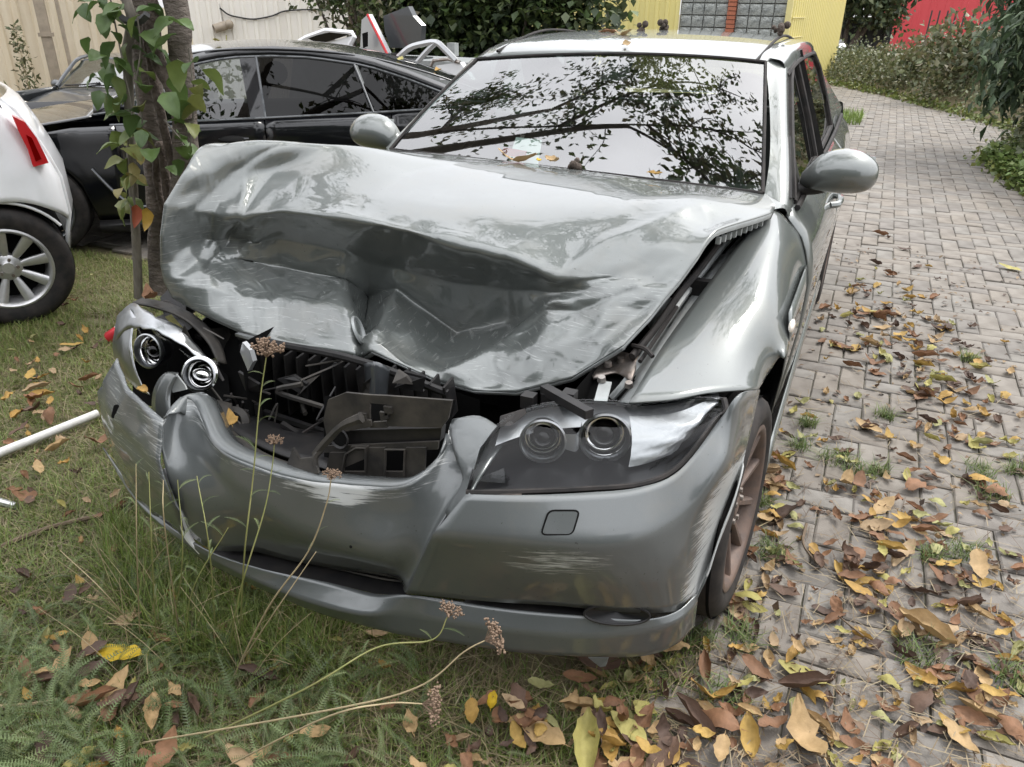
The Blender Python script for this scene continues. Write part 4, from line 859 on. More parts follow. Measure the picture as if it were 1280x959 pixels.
MB().tube(BL([(1.28, -.012, .62), (1.40, -.012, .45), (1.50, -.012, .36), (1.62, -.012, .335), (2.6, -.008, .33)]), .012, 6, n=4).build('side_trim', 'grey_paint', BK_)
WID = 1.84
def both(P): P = np.array(P); return P
# bonnet, screen, roof, tail
hd = [[(L_, .06+e+(WID-.12-2*e)*s, z+.05*(1-(2*s-1)**2)) for s in np.linspace(0, 1, 9)] for L_, z, e in [(.02, .62, .14), (.12, .72, .10), (.45, .83, .03), (.95, .91, .02), (1.32, .965, .05)]]
MB().grid(patch(BL(hd), 5, 3), flip=True).build('bonnet', 'black_paint', BK_, thick=.01, angle=None)
wsn = [[(L_, e+(WID-2*e)*s, z+.03*(1-(2*s-1)**2)) for s in np.linspace(0, 1, 7)] for L_, z, e in [(1.30, .96, .14), (1.66, 1.20, .23), (2.02, 1.375, .32)]]
MB().grid(patch(BL(wsn), 4, 3), flip=True).build('windscreen', 'dark_glass', BK_, angle=None)
rfl = [[(L_, e+(WID-2*e)*s, z+.035*(1-(2*s-1)**2)) for s in np.linspace(0, 1, 9)] for L_, z, e in [(1.98, 1.37, .315), (2.3, 1.405, .30), (2.8, 1.405, .29), (3.3, 1.355, .29), (3.8, 1.235, .28), (4.3, 1.075, .26), (4.62, 1.01, .2), (4.74, 1.0, .18)]]
MB().grid(patch(BL(rfl), 5, 3), flip=True).build('roof', 'black_paint', BK_, thick=.01, angle=None)
tl = [[(L_, e+(WID-2*e)*s, z) for s in np.linspace(0, 1, 5)] for L_, z, e in [(4.74, 1.0, .18), (4.80, .85, .15), (4.80, .5, .13), (4.72, .25, .15)]]
MB().grid(patch(BL(tl), 3, 3), flip=True).build('tail_panel', 'black_paint', BK_, thick=.01)
nz_ = [[(L_, e+(WID-2*e)*s, z) for s in np.linspace(0, 1, 5)] for L_, z, e in [(.02, .62, .2), (-.03, .5, .18), (.0, .25, .18)]]
MB().grid(patch(BL(nz_), 3, 3)).build('nose_panel', 'black_paint', BK_, thick=.01)
def cabx(z): return float(np.interp(z, [.93, 1.40], [.055, .315]))
topz = lambda L_: np.interp(L_, [1.45, 1.7, 2.0, 2.3, 2.6, 2.9, 3.3, 3.6, 3.85, 4.05], [.99, 1.16, 1.30, 1.355, 1.365, 1.355, 1.30, 1.21, 1.12, 1.04])
def win(L0, L1, mt, nm, sl0=0, sl1=0):
    Ls = np.linspace(L0, L1, 9); lo = [(L_, cabx(belt(L_)+.015)-.004, belt(L_)+.015) for L_ in Ls]; hi = []
    for i, L_ in enumerate(Ls):
        t = i/8; L2 = L_+sl0*(1-t)+sl1*t; z = topz(L2); hi.append((L2, cabx(z)-.004, z))
    return MB().grid(BL([lo, [tuple((np.array(a)+np.array(b))/2) for a, b in zip(lo, hi)], hi])).build(nm, mt, BK_, angle=None)
g1 = win(1.55, 2.42, 'side_glass', 'side_window', .12, -.04); win(2.54, 3.32, 'dark_glass', 'side_window', -.04, -.10); win(3.34, 3.98, 'dark_glass', 'quarter_window', -.10, -.02)
# gloss black frame over the windows and pillars
Ls = np.linspace(1.35, 4.25, 24); MB().grid(BL([[(L_, cabx(min(1.40, z+.0))-.008, z) for L_, z in [(l, float(topz(l))) for l in Ls]], [(l, cabx(min(1.4, float(topz(l))+.05))+.01, float(topz(l))+.055+.0*l) for l in Ls]])).build('cant_rail', 'black_paint', BK_, thick=.02, off=0)
MB().tube(BL([(l, cabx(float(topz(l)))-.014, float(topz(l))-.006) for l in Ls]), .010, 6).build('window_trim', 'grey_paint', BK_)
MB().tube(BL([(l, cabx(float(belt(l)))-.014, float(belt(l))+.006) for l in np.linspace(1.45, 4.1, 12)]), .011, 6).build('belt_trim', 'grey_paint', BK_)
pb = [(2.42, cabx(.95)-.01, .95), (2.54, cabx(.95)-.01, .95), (2.50, cabx(1.36)-.01, 1.365), (2.38, cabx(1.35)-.01, 1.355)]; MB().prism(BL(pb), tuple(ba*.03)).build('centre_pillar', 'black_paint', BK_, smooth=False)
MB().tube(BL([(2.53, cabx(.95)-.016, .95), (2.50, cabx(1.36)-.016, 1.36)]), .010, 6).build('window_trim', 'grey_paint', BK_)
MB().tube(BL([(3.33, cabx(.95)-.014, .97), (3.22, cabx(1.3)-.014, 1.30)]), .008, 6).build('window_trim', 'grey_paint', BK_)
# near-side door mirror, seats, far glass is open to the wall behind
MB().sphere(BL([(1.70, -.09, 1.0)])[0], (.10, .10, .06), 16, 10).build('door_mirror', 'black_paint', BK_)
for L_ in (2.35, 3.2): MB().grid(patch(BL([[(L_+.25*t, w_, .6+.58*t) for w_ in (.3, .4, .65, .75)] for t in (0, .5, 1)]), 3, 3)).build('seat_back', 'fabric_dark', BK_, thick=.1)
MB().sphere(BL([(2.62, .52, 1.22)])[0], (.07, .12, .09)).build('headrest', 'fabric_dark', BK_)
MB().grid(BL([[(.4, .2, .3), (4.5, .2, .3)], [(.4, 1.7, .3), (4.5, 1.7, .3)]])).build('floor_pan', 'dark_cavity', BK_)
fs = [[(L_, WID-float(sidex(L_, z))+.0, z) for L_ in np.linspace(.1, 4.7, 16)] for z in (.25, .5, .7, .9)]; MB().grid(BL(fs)).build('far_side', 'black_paint', BK_, thick=.02)
for L_ in (.86, 3.72):
    make_wheel(BK_, BL([(L_, .10, .335)])[0], -ba, R=.335, W=.22, rimmat='grey_paint', spokes=10, rimR=.24)
    make_wheel(BK_, BL([(L_, WID-.10, .335)])[0], ba, R=.335, W=.22, rimmat='grey_paint', spokes=10, rimR=.24)
    MB().grid(BL([[(L_-.40*math.cos(t), w_, .33+.40*math.sin(t)) for t in np.linspace(0, math.pi, 15)] for w_ in (.06, .5)])).build('wheel_liner', 'dark_cavity', BK_)
# ---- white hatchback: only the rear corner reaches into the picture; traced on its flank plane
wc = np.array([-3.05, 1.50, -.10]); wd_ = np.array([.533, .846, 0]); wa = np.array([-.846, .533, 0])
WH = empty('white_hatchback', tuple(wc+wa*.8), 'white hatchback with silver alloy wheel and red tail lamp at the left edge', 'car')
def wp(u, v, inb=0.0): return atp(u, v, wc+wa*inb, wa)
def wl(L_, w_, z): return wc+wd_*L_+wa*w_+np.array([0, 0, z])
make_wheel(WH, wl(.0, .085, .312), -wa, R=.312, W=.20, rimmat='alloy', spokes=9, rimR=.208, spw=.05)
# flank loft: sections along the car, profile from sill to shoulder, lifted over the wheel
Ls = np.r_[np.linspace(-2.6, -.5, 8), np.linspace(-.40, .36, 20)]; G = []
Lend = lambda z: float(np.interp(z, [.25, .46, .55, .74, .85, .97, 1.08, 1.13], [.27, .308, .336, .334, .302, .257, .204, .155]))
for t in np.linspace(0, 1, 18):
    row = []; z0 = .24+.89*t
    for s_ in np.r_[np.linspace(0, .72, 8), np.linspace(.75, 1, 26)]:
        L_ = -2.6+s_*(Lend(z0)+2.6); lo = .24
        if abs(L_) < .345: lo = max(lo, .312+math.sqrt(.345**2-L_**2))
        z = lo+(1.13-lo)*t; L2 = -2.6+s_*(Lend(z)+2.6); inb = float(np.interp(z, [.2, .45, .62, .80, 1.13], [.05, .0, -.01, .02, .08]))+.07*float(sm(-.10, 0, L2-Lend(z)))**2
        row.append(wl(L2, inb, z))
    G.append(row)
rear_edge = [(Lend(z), float(np.interp(z, [.2, .45, .62, .80, 1.13], [.05, .0, -.01, .02, .08]))+.07, z) for z in (.30, .46, .55, .65, .74, .85, .97, 1.08, 1.13)]
MB().grid(G).build('body', 'white_paint', WH, thick=.02, angle=None, off=0)
# wheel arch lip and liner
th = np.linspace(.05, 2.55, 24); MB().tube([wl(-.347*math.cos(t), .004, .312+.347*math.sin(t)) for t in th], .008, 6).build('arch_lip', 'white_paint', WH)
MB().grid([[wl(-.35*math.cos(t), w_, .312+.35*math.sin(t)) for t in np.linspace(-.1, 2.6, 20)] for w_ in (.02, .45)]).build('wheel_liner', 'dark_cavity', WH)
MB().add([wl(-.4, .3, .1), wl(.27, .3, .1), wl(.27, .3, .75), wl(-.4, .3, .75)], [(0, 1, 2, 3)]).build('wheel_liner', 'dark_cavity', WH)
# rear face and bumper
rear = [[wl(L_+.07*math.sin(math.pi*q), w_+(1.62-2*w_)*q, z) for q in np.r_[0, .02, .05, np.linspace(.1, 1, 7)]] for L_, w_, z in rear_edge]
MB().grid(rear, flip=True).build('tailgate', 'white_paint', WH, thick=.02, angle=None)
# tail lamp wrapped on the corner
tlp = [wp(u, v, .04) for u, v in ((14,143), (30,151), (44,170), (54,190), (59,201), (40,206), (33,184), (22,162))]
MB().prism(np.array(tlp)-wa*.07, tuple(wa*.10)).build('tail_lamp', 'red_plastic', WH, smooth=False)
MB().prism(np.array([wp(u, v, .035) for u, v in ((31,166), (38,170), (50,196), (43,199))])-wa*.075, tuple(wa*.02)).build('tail_lamp_lens', 'red_lens', WH, smooth=False)
MB().grid([[wp(u, v, .16) for u, v in ((-120,-40), (-40,60), (2,132))], [wp(u, v, .10) for u, v in ((-120,90), (-40,112), (4,138))]]).build('side_window', 'dark_glass', WH)
MB().grid([[wl(L_, w_, .25) for L_ in (-2.6, .3)] for w_ in (.1, 1.5)]).build('floor_pan', 'dark_cavity', WH)
MB().grid([[wl(L_, w_, z) for L_ in (-2.4, -1.5, -.5, -.1)] for w_, z in ((.10, 1.03), (.25, 1.4), (.8, 1.47), (1.35, 1.4), (1.5, 1.03))]).build('roof', 'white_paint', WH, thick=.02)
make_wheel(WH, wl(-2.4, .085, .312), -wa, R=.312, W=.20, rimmat='alloy', spokes=9, rimR=.208, spw=.05)
# ---- small dark car in front of the wall, nose towards us
def small_car(x, y, z0, nm, label, body, group=None, roofmat=None, rot=0., s=1.0):
    rt = empty(nm, (x, y+1.8, z0), label, 'car'); c_, s_ = math.cos(rot), math.sin(rot)
    def T(p): p = np.array(p, float)*s; q = p.copy(); q[..., 0] = x+p[..., 0]*c_-p[..., 1]*s_; q[..., 1] = y+p[..., 0]*s_+p[..., 1]*c_; q[..., 2] += z0; return q
    sec = lambda pr: [[(h*t, y_+.06*t*t*(1 if y_ < .5 else -.3), z-.05*abs(t)**3) for t in np.linspace(-1, 1, 9)] for y_, z, h in pr]
    MB().grid(patch(T(sec([(.0, .45, .72), (-.04, .60, .74), (.04, .74, .74), (.35, .85, .74), (.8, .92, .74), (1.08, .96, .70)])), 4, 3)).build('bonnet', body, rt, thick=.02, angle=None)
    MB().grid(patch(T(sec([(1.06, .97, .68), (1.38, 1.20, .62), (1.66, 1.385, .55)])), 4, 3)).build('windscreen', 'windscreen_glass', rt, angle=None)
    MB().grid(patch(T(sec([(1.64, 1.385, .56), (2.2, 1.44, .58), (2.9, 1.42, .56), (3.4, 1.30, .54), (3.68, .95, .62), (3.74, .6, .68), (3.7, .25, .68)])), 4, 3)).build('roof', roofmat or body, rt, thick=.02, angle=None)
    for sx in (-1, 1):
        MB().grid(patch(T([[(sx*h, yy, z) for yy in (.1, .9, 1.9, 2.9, 3.6)] for z, h in ((.22, .74), (.5, .81), (.75, .80), (.95, .72))]), 3, 3), flip=sx > 0).build('body_side', body, rt, thick=.02, angle=None)
        MB().add(T([(sx*.70, 1.15, .95), (sx*.70, 3.4, .98), (sx*.57, 3.2, 1.33), (sx*.57, 1.75, 1.36)]), [(0, 1, 2, 3)]).build('side_window', 'side_glass', rt, smooth=False)
        MB().tube(T([(sx*.70, 1.08, .96), (sx*.64, 1.38, 1.2), (sx*.57, 1.66, 1.38), (sx*.57, 2.4, 1.42)]), .028, 8, n=3).build('pillar', body, rt)
        hl_ = MB().sphere(T([(sx*.56, .10, .70)])[0], (.13, .07, .12), 16, 10).build('headlamp', 'chrome', rt); MB().sphere(T([(sx*.56, .05, .70)])[0], (.10, .05, .095), 14, 8).build('lens', 'white_paint', hl_)
        MB().sphere(T([(sx*.84, 1.25, .98)])[0], (.09, .07, .07), 12, 8).build('door_mirror', body, rt)
        for yy in (.62, 3.0): make_wheel(rt, T([(sx*.70, yy, .30)])[0], (sx*c_, sx*s_, 0), R=.30*s, W=.18, rimmat='alloy', spokes=8, rimR=.19*s)
    MB().tube(T([(-.5, 1.02, .985), (-.15, 1.06, 1.0), (.1, 1.12, 1.03)]), .012, 6).build('wiper', 'black_plastic', rt)
    MB().tube(T([(.05, 1.0, .99), (.3, 1.06, 1.0), (.5, 1.14, 1.02)]), .012, 6).build('wiper', 'black_plastic', rt)
    MB().lathe([(.001, .012), (.04, .010), (.045, 0)], (0, -1, .5), T([(0, -.0, .70)])[0], 16).build('badge', 'chrome', rt)
    MB().box(T([(0, .02, .45)])[0], (1.1*s, .06, .28*s)).build('grille', 'black_plastic', rt)
    MB().box(T([(0, 1.9, .27)])[0], (1.4*s, 3.4*s, .06)).build('floor_pan', 'dark_cavity', rt)
    return rt
small_car(-9.94, 7.11, -.62, 'grey_car', 'dark grey small car facing us by the beige wall', 'grey_paint', rot=.25, s=.92)
# ================================================================ buildings
mat('beige_cladding', (.62, .55, .43), .5, var=.6, vscale=1.6, col2=(.46, .37, .24), stretch=(3, 3, .5), bump=.1, bscale=30)
mat('cream_cladding', (.74, .71, .65), .5, var=.4, vscale=1.2, col2=(.60, .56, .49), stretch=(3, 3, .4))
mat('yellow_cladding', (.68, .60, .24), .45, var=.4, vscale=1.0, col2=(.56, .50, .22), stretch=(3, 3, .4))
mat('yellow_flashing', (.62, .55, .25), .5)
mat('downpipe_grey', (.30, .25, .19), .5, var=.5)
mat('glass_block_mat', (.34, .36, .34), .12, spec=.8, var=.8, vscale=13, col2=(.10, .11, .11), bump=.8, bscale=26, bdist=.02)
mat('mortar', (.33, .33, .31), .9)
mat('brick_red', (.38, .13, .07), .8, var=.6, vscale=20, col2=(.25, .08, .05), bump=.4, bscale=90)
mat('red_cladding', (.50, .055, .065), .45, var=.3, vscale=2, col2=(.40, .03, .04))
mat('container_dark', (.035, .034, .038), .6)
def clad_panel(parent, a, d, nout, Lp_, z0, z1, mt, pitch=.2, dep=.03, nm='cladding_panel'):
    """one sheet of trapezoid cladding starting at a, running along d"""
    k = int(round(Lp_/pitch)); xs, ys = [], []
    for i in range(k):
        for t, y in ((0, 0), (.55, 0), (.65, 1), (.9, 1)): xs.append((i+t)*pitch); ys.append(y*dep)
    xs.append(k*pitch); ys.append(0)
    P = np.array([[np.array(a)+np.array(d)*x+np.array(nout)*y+np.array([0, 0, z-a[2]]) for x, y in zip(xs, ys)] for z in (z0, z1)])
    return MB().grid(P).build(nm, mt, parent, smooth=False)
def clad_wall(root, a, b, z0, z1, mt, panel=1.0, pitch=.2, dep=.03, out=1):
    a = np.array([*a, z0], float); b = np.array([*b, z0], float); l = np.linalg.norm(b-a); d = (b-a)/l; nout = np.array([d[1], -d[0], 0])*out; n_ = int(l/panel)
    for i in range(n_): clad_panel(root, a+d*i*panel+nout*.003*(i % 2), d, nout, panel, z0, z1, mt, pitch, dep)
    return d, nout
shed = empty('beige_shed', (-13.6, 9.25, -.6), 'beige corrugated metal shed wall with brown downpipe at the far left', 'building')
d_, n_ = clad_wall(shed, (-21.4, 2.3), (-11.98, 12.0), -.8, 6.5, 'beige_cladding', 1.25, .3125, .045)
for k, q in enumerate(((70.5, 97), (92, 97))):
    p = atp(q[0], q[1], (-13.6, 9.25, 0), n_)+n_*.08; MB().box((p[0], p[1], 2.6), (.17 if k == 0 else .06, .12, 6.6), np.stack([d_, -n_, np.array([0, 0, 1.])], 1)).build('downpipe', 'downpipe_grey', shed)
    if k == 0: MB().box((p[0], p[1], .90), (.24, .17, .06), np.stack([d_, -n_, np.array([0, 0, 1.])], 1)).build('pipe_clamp', 'downpipe_grey', shed)
shed2 = empty('cream_shed', (-10.3, 13.5, -.6), 'cream corrugated metal shed wall with a lamp and black cable', 'building')
d2_, n2_ = clad_wall(shed2, (-11.95, 12.05), (-8.65, 14.93), -.8, 6.5, 'cream_cladding', 1.09, .218, .035)
pl2 = np.array([-11.95, 12.05, 0]); onw = lambda u, v, o=0.: atp(u, v, pl2+n2_*o, n2_)
cbl = tag(MB().tube([onw(275, 10, .05), onw(285, 18, .06), onw(300, 22, .06), onw(318, 24, .06), onw(340, 20, .06), onw(356, 14, .06), onw(385, 12, .06), onw(420, 12, .05), onw(470, 12, .05)], .016, 6, n=4).build('cable', 'black_plastic', None), 'black cable looping along the cream shed wall', 'cable')
lampw = empty('wall_lamp', tuple(onw(282, 36, .1)), 'grey cylindrical wall lamp under the black cable', 'lamp')
a_ = onw(283, 32, .16); MB().lathe([(.03, -.13), (.085, -.12), (.085, .13), (.07, .13), (.065, .03), (.001, .03)], np.array([-.5, -.75, -.25]), a_+np.array([-.12, -.05, -.03]), 20).build('lamp_head', 'downpipe_grey', lampw, angle=40)
MB().sphere(a_+np.array([.02, .06, .02]), .09, 12, 8).build('lamp_base', 'downpipe_grey', lampw); MB().beam(onw(279, 28, .02), onw(274, 5, .02), .03, .03).build('conduit', 'downpipe_grey', lampw)
MB().beam(onw(283, 44, .02), onw(283, 62, .02), .02, .02).build('conduit', 'label_yellow', lampw)
yb = empty('yellow_building', (-2.5, 15.2, 0), 'pale yellow corrugated building with glass block windows', 'building')
Yf = 15.0; xw0, xw1, xb0, xb1 = [at(u, 30, Y=Yf)[0] for u in (848, 983, 908, 918)]
for x0, x1, z0, z1 in ((-8.6, xw0, -.2, 4.0), (xw0, xw1, -.2, .95), (xw0, xw1, 3.0, 4.0)):
    n = max(1, int(round((x1-x0)/1.0))); wpn = (x1-x0)/n
    for i in range(n): clad_panel(yb, (x0+i*wpn, Yf+.002*(i % 2), z0), (1, 0, 0), (0, -1, 0), wpn, z0, z1, 'yellow_cladding', wpn/5, .03)
xc = xw1+.16
d3, n3 = clad_wall(yb, (xw1+.05, Yf-.02), (xw1+.05+.55, 21.2), -.2, 4.0, 'yellow_cladding', 1.0, .2, .035)
MB().box(((xw1+.02), Yf-.03, 1.92), (.10, .10, 4.3)).build('corner_flashing', 'yellow_flashing', yb)
for z in (1.02, 1.35): MB().beam((xw1+.09, Yf, z), (xw1+.09+.1, Yf+1.2, z), .02, .015).build('flashing_strip', 'yellow_flashing', yb)
# glass blocks, one by one, round a brick pier
MB().box(((-8.6+xw1)/2, Yf+2.5, 4.03), (xw1+8.6, 5.0, .06)).build('roof', 'downpipe_grey', yb, smooth=False)
wn_ = MB().box(((xw0+xw1)/2, Yf+.10, 1.97), (xw1-xw0, .05, 2.06)).build('window_frame', 'mortar', yb)
blk = None; bsz = .195
for xa, xb in ((xw0+.02, xb0-.01), (xb1+.01, xw1-.03)):
    n = int((xb-xa)/bsz); w1 = (xb-xa)/n
    for i in range(n):
        for j in range(10):
            c = np.array([xa+(i+.5)*w1, Yf+.05, .96+(j+.5)*.204])
            if blk is None:
                h = np.array([w1/2-.008, .03, .092]); m_ = MB().box((0, 0, 0), 2*h); m_.grid(np.array([[(x*h[0]*.9, -h[1]-.001-.012*(1-max(abs(x), abs(z))**2), z*h[2]*.9) for x in (-1, -.5, 0, .5, 1)] for z in (-1, -.5, 0, .5, 1)])); blk = m_.mesh('glass_block', True, 30); blk.materials.append(M['glass_block_mat'])
            o = bpy.data.objects.new('glass_block', blk); COL.objects.link(o); o.parent = yb; o.matrix_parent_inverse = PINV(yb); o.location = c; o.rotation_euler = (0, random.choice((0, math.pi)), 0)
bm_ = MB().box((0, 0, 0), ((xb1-xb0), .12, .062)).mesh('brick', False); bm_.materials.append(M['brick_red'])
for k in range(28):
    o = bpy.data.objects.new('brick', bm_); COL.objects.link(o); o.parent = yb; o.matrix_parent_inverse = PINV(yb); o.location = ((xb0+xb1)/2+random.uniform(-.003, .003), Yf+.01, .97+k*.073)
rb_ = empty('red_building', (3.2, 34, 0), 'bright red warehouse far behind the bushes', 'building')
clad_wall(rb_, (.2, 34), (6.2, 34), -.2, 6, 'red_cladding', 1.0, .5, .04); clad_wall(rb_, (.2, 42), (.2, 34), -.2, 6, 'red_cladding', 1.0, .5, .04, out=1)
ct = empty('dark_container', (-.7, 29, 0), 'dark container standing under the far tree', 'container')
MB().box((-.55, 29, .62), (2.9, 2, 1.3)).build('container_body', 'container_dark', ct, smooth=False)
for k in range(12): MB().box((-1.9+k*.24, 27.97, .62), (.10, .05, 1.2)).build('container_rib', 'container_dark', ct, smooth=False)
small_car(-.35, 24.5, -.05, 'silver_car', 'distant silver car half hidden at the end of the paved lane', 'pale_grey_paint', rot=1.35, s=.8)
# ================================================================ scrap behind the black car
def sc_(u, v, y=7.2): return at(u, v, Y=y)
def scrap(name, label, cat, c): return empty(name, tuple(c), label, cat)
t = scrap('scrap_door', 'white bare door frame lying on the scrap heap', 'car door', sc_(400, 60))
MB().tube([sc_(370,55), sc_(383,47), sc_(408,38), sc_(440,41), sc_(443,46), sc_(437,57)], .03, 6).build('window_frame', 'white_paint', t)
MB().prism([sc_(360,52), sc_(372,50), sc_(420,50), sc_(440,45), sc_(434,62), sc_(360,62)], (0, .06, 0)).build('door_skin', 'white_paint', t, smooth=False); MB().prism([sc_(384,47), sc_(415,40), sc_(438,43), sc_(418,50), sc_(400,55)], (0, -.02, 0)).build('door_glass', 'dark_glass', t, smooth=False)
t = scrap('scrap_wing', 'grey crumpled wing panel with a red edge on the heap', 'car panel', sc_(470, 45))
MB().prism([sc_(452,25), sc_(460,18), sc_(470,38), sc_(484,66), sc_(482,72), sc_(450,64)], (.02, .06, 0)).build('panel', 'pale_grey_paint', t, smooth=False); MB().tube([sc_(459,18,7.15), sc_(469,38,7.15), sc_(484,68,7.15)], .014, 6).build('red_edge', 'red_plastic', t)
MB().prism([sc_(454,42,7.1), sc_(460,40,7.1), sc_(460,58,7.1), sc_(455,60,7.1)], (0, -.02, 0)).build('panel_hole', 'dark_cavity', t)
t = tag(MB().prism([sc_(479,20,7.4), sc_(510,8,7.4), sc_(516,20,7.4), sc_(527,32,7.4), sc_(526,52,7.4), sc_(500,60,7.4), sc_(488,60,7.4), sc_(481,40,7.4)], (.03, .05, 0)).build('scrap_bonnet', 'grey_paint', None, smooth=False), 'dark upright sheet of bodywork at the top of the scrap heap', 'car panel')
t = scrap('scrap_door', 'silver grey door frame with bent arch on the heap', 'car door', sc_(540, 75))
MB().tube([sc_(498,72), sc_(512,60), sc_(528,55), sc_(545,53), sc_(556,62), sc_(570,76)], .035, 6, n=3).build('window_frame', 'pale_grey_paint', t); MB().tube([sc_(520,80), sc_(533,65), sc_(545,53)], .03, 6, n=3).build('window_frame', 'pale_grey_paint', t)
MB().tube([sc_(536,88), sc_(542,76), sc_(560,74), sc_(575,78)], .02, 6).build('inner_frame', 'bare_steel', t)
MB().prism([sc_(545,82), sc_(575,78), sc_(590,100), sc_(550,100)], (0, .1, 0)).build('door_skin', 'white_paint', t, smooth=False); MB().box(sc_(566, 62, 7.6), (.10, .1, .14)).build('hinge_block', 'dull_silver_paint', t)
for k, (u, v, w_, h_, mt) in enumerate(((470,75,.5,.3,'black_plastic'), (510,80,.6,.3,'grey_paint'), (430,72,.5,.25,'bare_steel'))):
    p = sc_(u, v+8, 7.7); b = MB(); b.box((p[0], p[1], p[2]-.2), (w_, .5, h_+.4), taper=.8); tag(b.build('scrap_lump', mt, None, smooth=False), ('black plastic lump low in the scrap heap', 'dark grey crushed lump under the upright sheet', 'rusty steel lump at the left of the scrap heap')[k], 'scrap')
p = sc_(500, 90, 7.6); tag(MB().box((p[0]-.1, p[1]+.3, .35), (3.2, 1.0, 1.1), taper=.85).build('scrap_heap', 'dull_silver_paint', None, smooth=False), 'low mass of flattened car bodies under the scrap panels', 'scrap')
# ================================================================ small things on the ground
def onground(u, v, h=0.):
    p = at(u, v, Z=0)
    for _ in range(6): p = at(u, v, Z=float(gz(p[0], p[1]))+h)
    return p
mat('white_pipe', (.62, .62, .60), .45, var=.5, vscale=20, col2=(.38, .37, .33))
mat('twig', (.14, .10, .065), .85, var=.6, vscale=40); mat('dry_stalk', (.36, .29, .17), .8, var=.5, vscale=30); mat('can_red', (.5, .03, .04), .35, metal=.2); mat('can_white', (.7, .7, .7), .4)
a, b = onground(-60, 590, .035), onground(122, 517, .035)
tag(MB().tube([a, a*.5+b*.5, b], .017, 14, n=4).build('white_pipe', 'white_pipe'), 'white plastic pipe lying on the grass left of the bumper', 'pipe')
a, b = onground(-20, 622, .02), onground(20, 633, .012); tag(MB().tube([a, b], [.014, .012], 8, n=3).build('clear_tube', 'alloy'), 'short grey tube end at the left edge below the white pipe', 'pipe')
c = onground(147, 415, .05); cn = empty('crushed_can', tuple(c), 'crushed red and white drink can beside the broken headlamp', 'can')
MB().lathe([(.001, -.06), (.026, -.06), (.032, -.05), (.030, .01)], (.6, .5, .5), c, 16).build('can_body', 'can_red', cn); MB().lathe([(.031, .01), (.032, .04), (.027, .055), (.001, .052)], (.6, .5, .5), c, 16).build('can_top', 'can_white', cn)
for k, (pts, r, lab) in enumerate((([(-10,688), (60,660), (120,645), (168,628)], .008, 'grey brown stick lying on the grass below the pipe'), ([(0,883), (40,880), (72,874)], .005, 'short pale stick at the bottom left in the yarrow'), ([(1008,655), (1004,680), (1022,705)], .005, 'dark forked twig on the pavers beside the front tyre'), ([(965,650), (945,660)], .0025, 'thin straw coloured stalk beside the front tyre'), ([(1085,800), (1060,780), (1048,770)], .003, 'thin dark twig among leaves at lower right'))):
    P = [onground(u, v, r+.012) for u, v in pts]; tag(MB().tube(P, [r, r*.7], 6, n=4).build('stick', 'twig' if k in (0, 2, 4) else 'dry_stalk'), lab, 'stick')
# ================================================================ vegetation
def leafmat(name, rough=.5, trans=.25, bump=0, var=.35):
    mt = mat(name, (.9, .9, .9), rough, attr='tint', var=var, vscale=35, col2=(.55, .55, .5), bump=bump, bscale=120, bdist=.003); nt = mt.node_tree; b = nt.nodes['Principled BSDF']
    if trans:
        t = N(nt, 'ShaderNodeBsdfTranslucent'); x = N(nt, 'ShaderNodeMixShader'); x.inputs[0].default_value = trans
        src = b.inputs['Base Color'].links[0].from_socket; nt.links.new(src, t.inputs[0]); o = nt.nodes['Material Output']
        nt.links.new(b.outputs[0], x.inputs[1]); nt.links.new(t.outputs[0], x.inputs[2]); nt.links.new(x.outputs[0], o.inputs[0])
    return mt
leafmat('foliage'); leafmat('crown_leaf', .45, .5); leafmat('fallen', .7, .12, .35, .75); leafmat('grass_blade', .55, .25)
mat('bark', (.085, .070, .058), .9, var=.9, vscale=10, col2=(.18, .152, .128), stretch=(1, 1, 2.2), bump=1., bscale=28, bdist=.02)
mat('bark_dark', (.06, .045, .035), .95, var=.8, vscale=22, col2=(.15, .12, .10), bump=1., bscale=40, bdist=.02)
mat('stake_wood', (.20, .18, .15), .9, var=.7, vscale=14, stretch=(4, 4, .6), bump=.5, bscale=60)
def rot_rand(n):
    q = RNG.normal(size=(n, 4)); q /= np.linalg.norm(q, axis=1)[:, None]; a, b, c, d = q.T
    return np.stack([np.stack([1-2*(c*c+d*d), 2*(b*c-a*d), 2*(b*d+a*c)], -1), np.stack([2*(b*c+a*d), 1-2*(b*b+d*d), 2*(c*d-a*b)], -1), np.stack([2*(b*d-a*c), 2*(c*d+a*b), 1-2*(b*b+c*c)], -1)], 1)
def leaves_mesh(name, P, size, cols, width=.45, droop=None, jit=.25):
    """pointed leaves, each two folded quads, at points P"""
    P = np.asarray(P, float); n = len(P)
    base = np.array([(0, 0, 0), (width*.5, .45, .10), (0, 1, -.08), (-width*.5, .45, .10), (0, .48, 0.)])
    R = rot_rand(n)
    if droop is not None:
        th = RNG.random(n)*2*math.pi; el = RNG.normal(droop, .45, n); f = np.stack([np.cos(th)*np.cos(el), np.sin(th)*np.cos(el), np.sin(el)], 1); s = np.cross(f, [0, 0, 1]); s /= np.linalg.norm(s, axis=1)[:, None]+1e-9; u = np.cross(s, f); R = np.stack([s, f, u], 2)
    sz = np.asarray(size)*RNG.uniform(.6, 1.25, n) if np.ndim(size) == 0 else size
    V = np.einsum('nij,kj->nki', R, base)*sz[:, None, None]+P[:, None]
    F = (np.arange(n)[:, None, None]*5+np.array([[0, 1, 2, 4], [0, 4, 2, 3]])[None]).reshape(-1, 4)
    C = np.asarray(cols)[RNG.integers(len(cols), size=n)]*RNG.uniform(1-jit, 1+jit, (n, 1))
    return fastmesh(name, V.reshape(-1, 3), F, np.repeat(C, 5, 0))
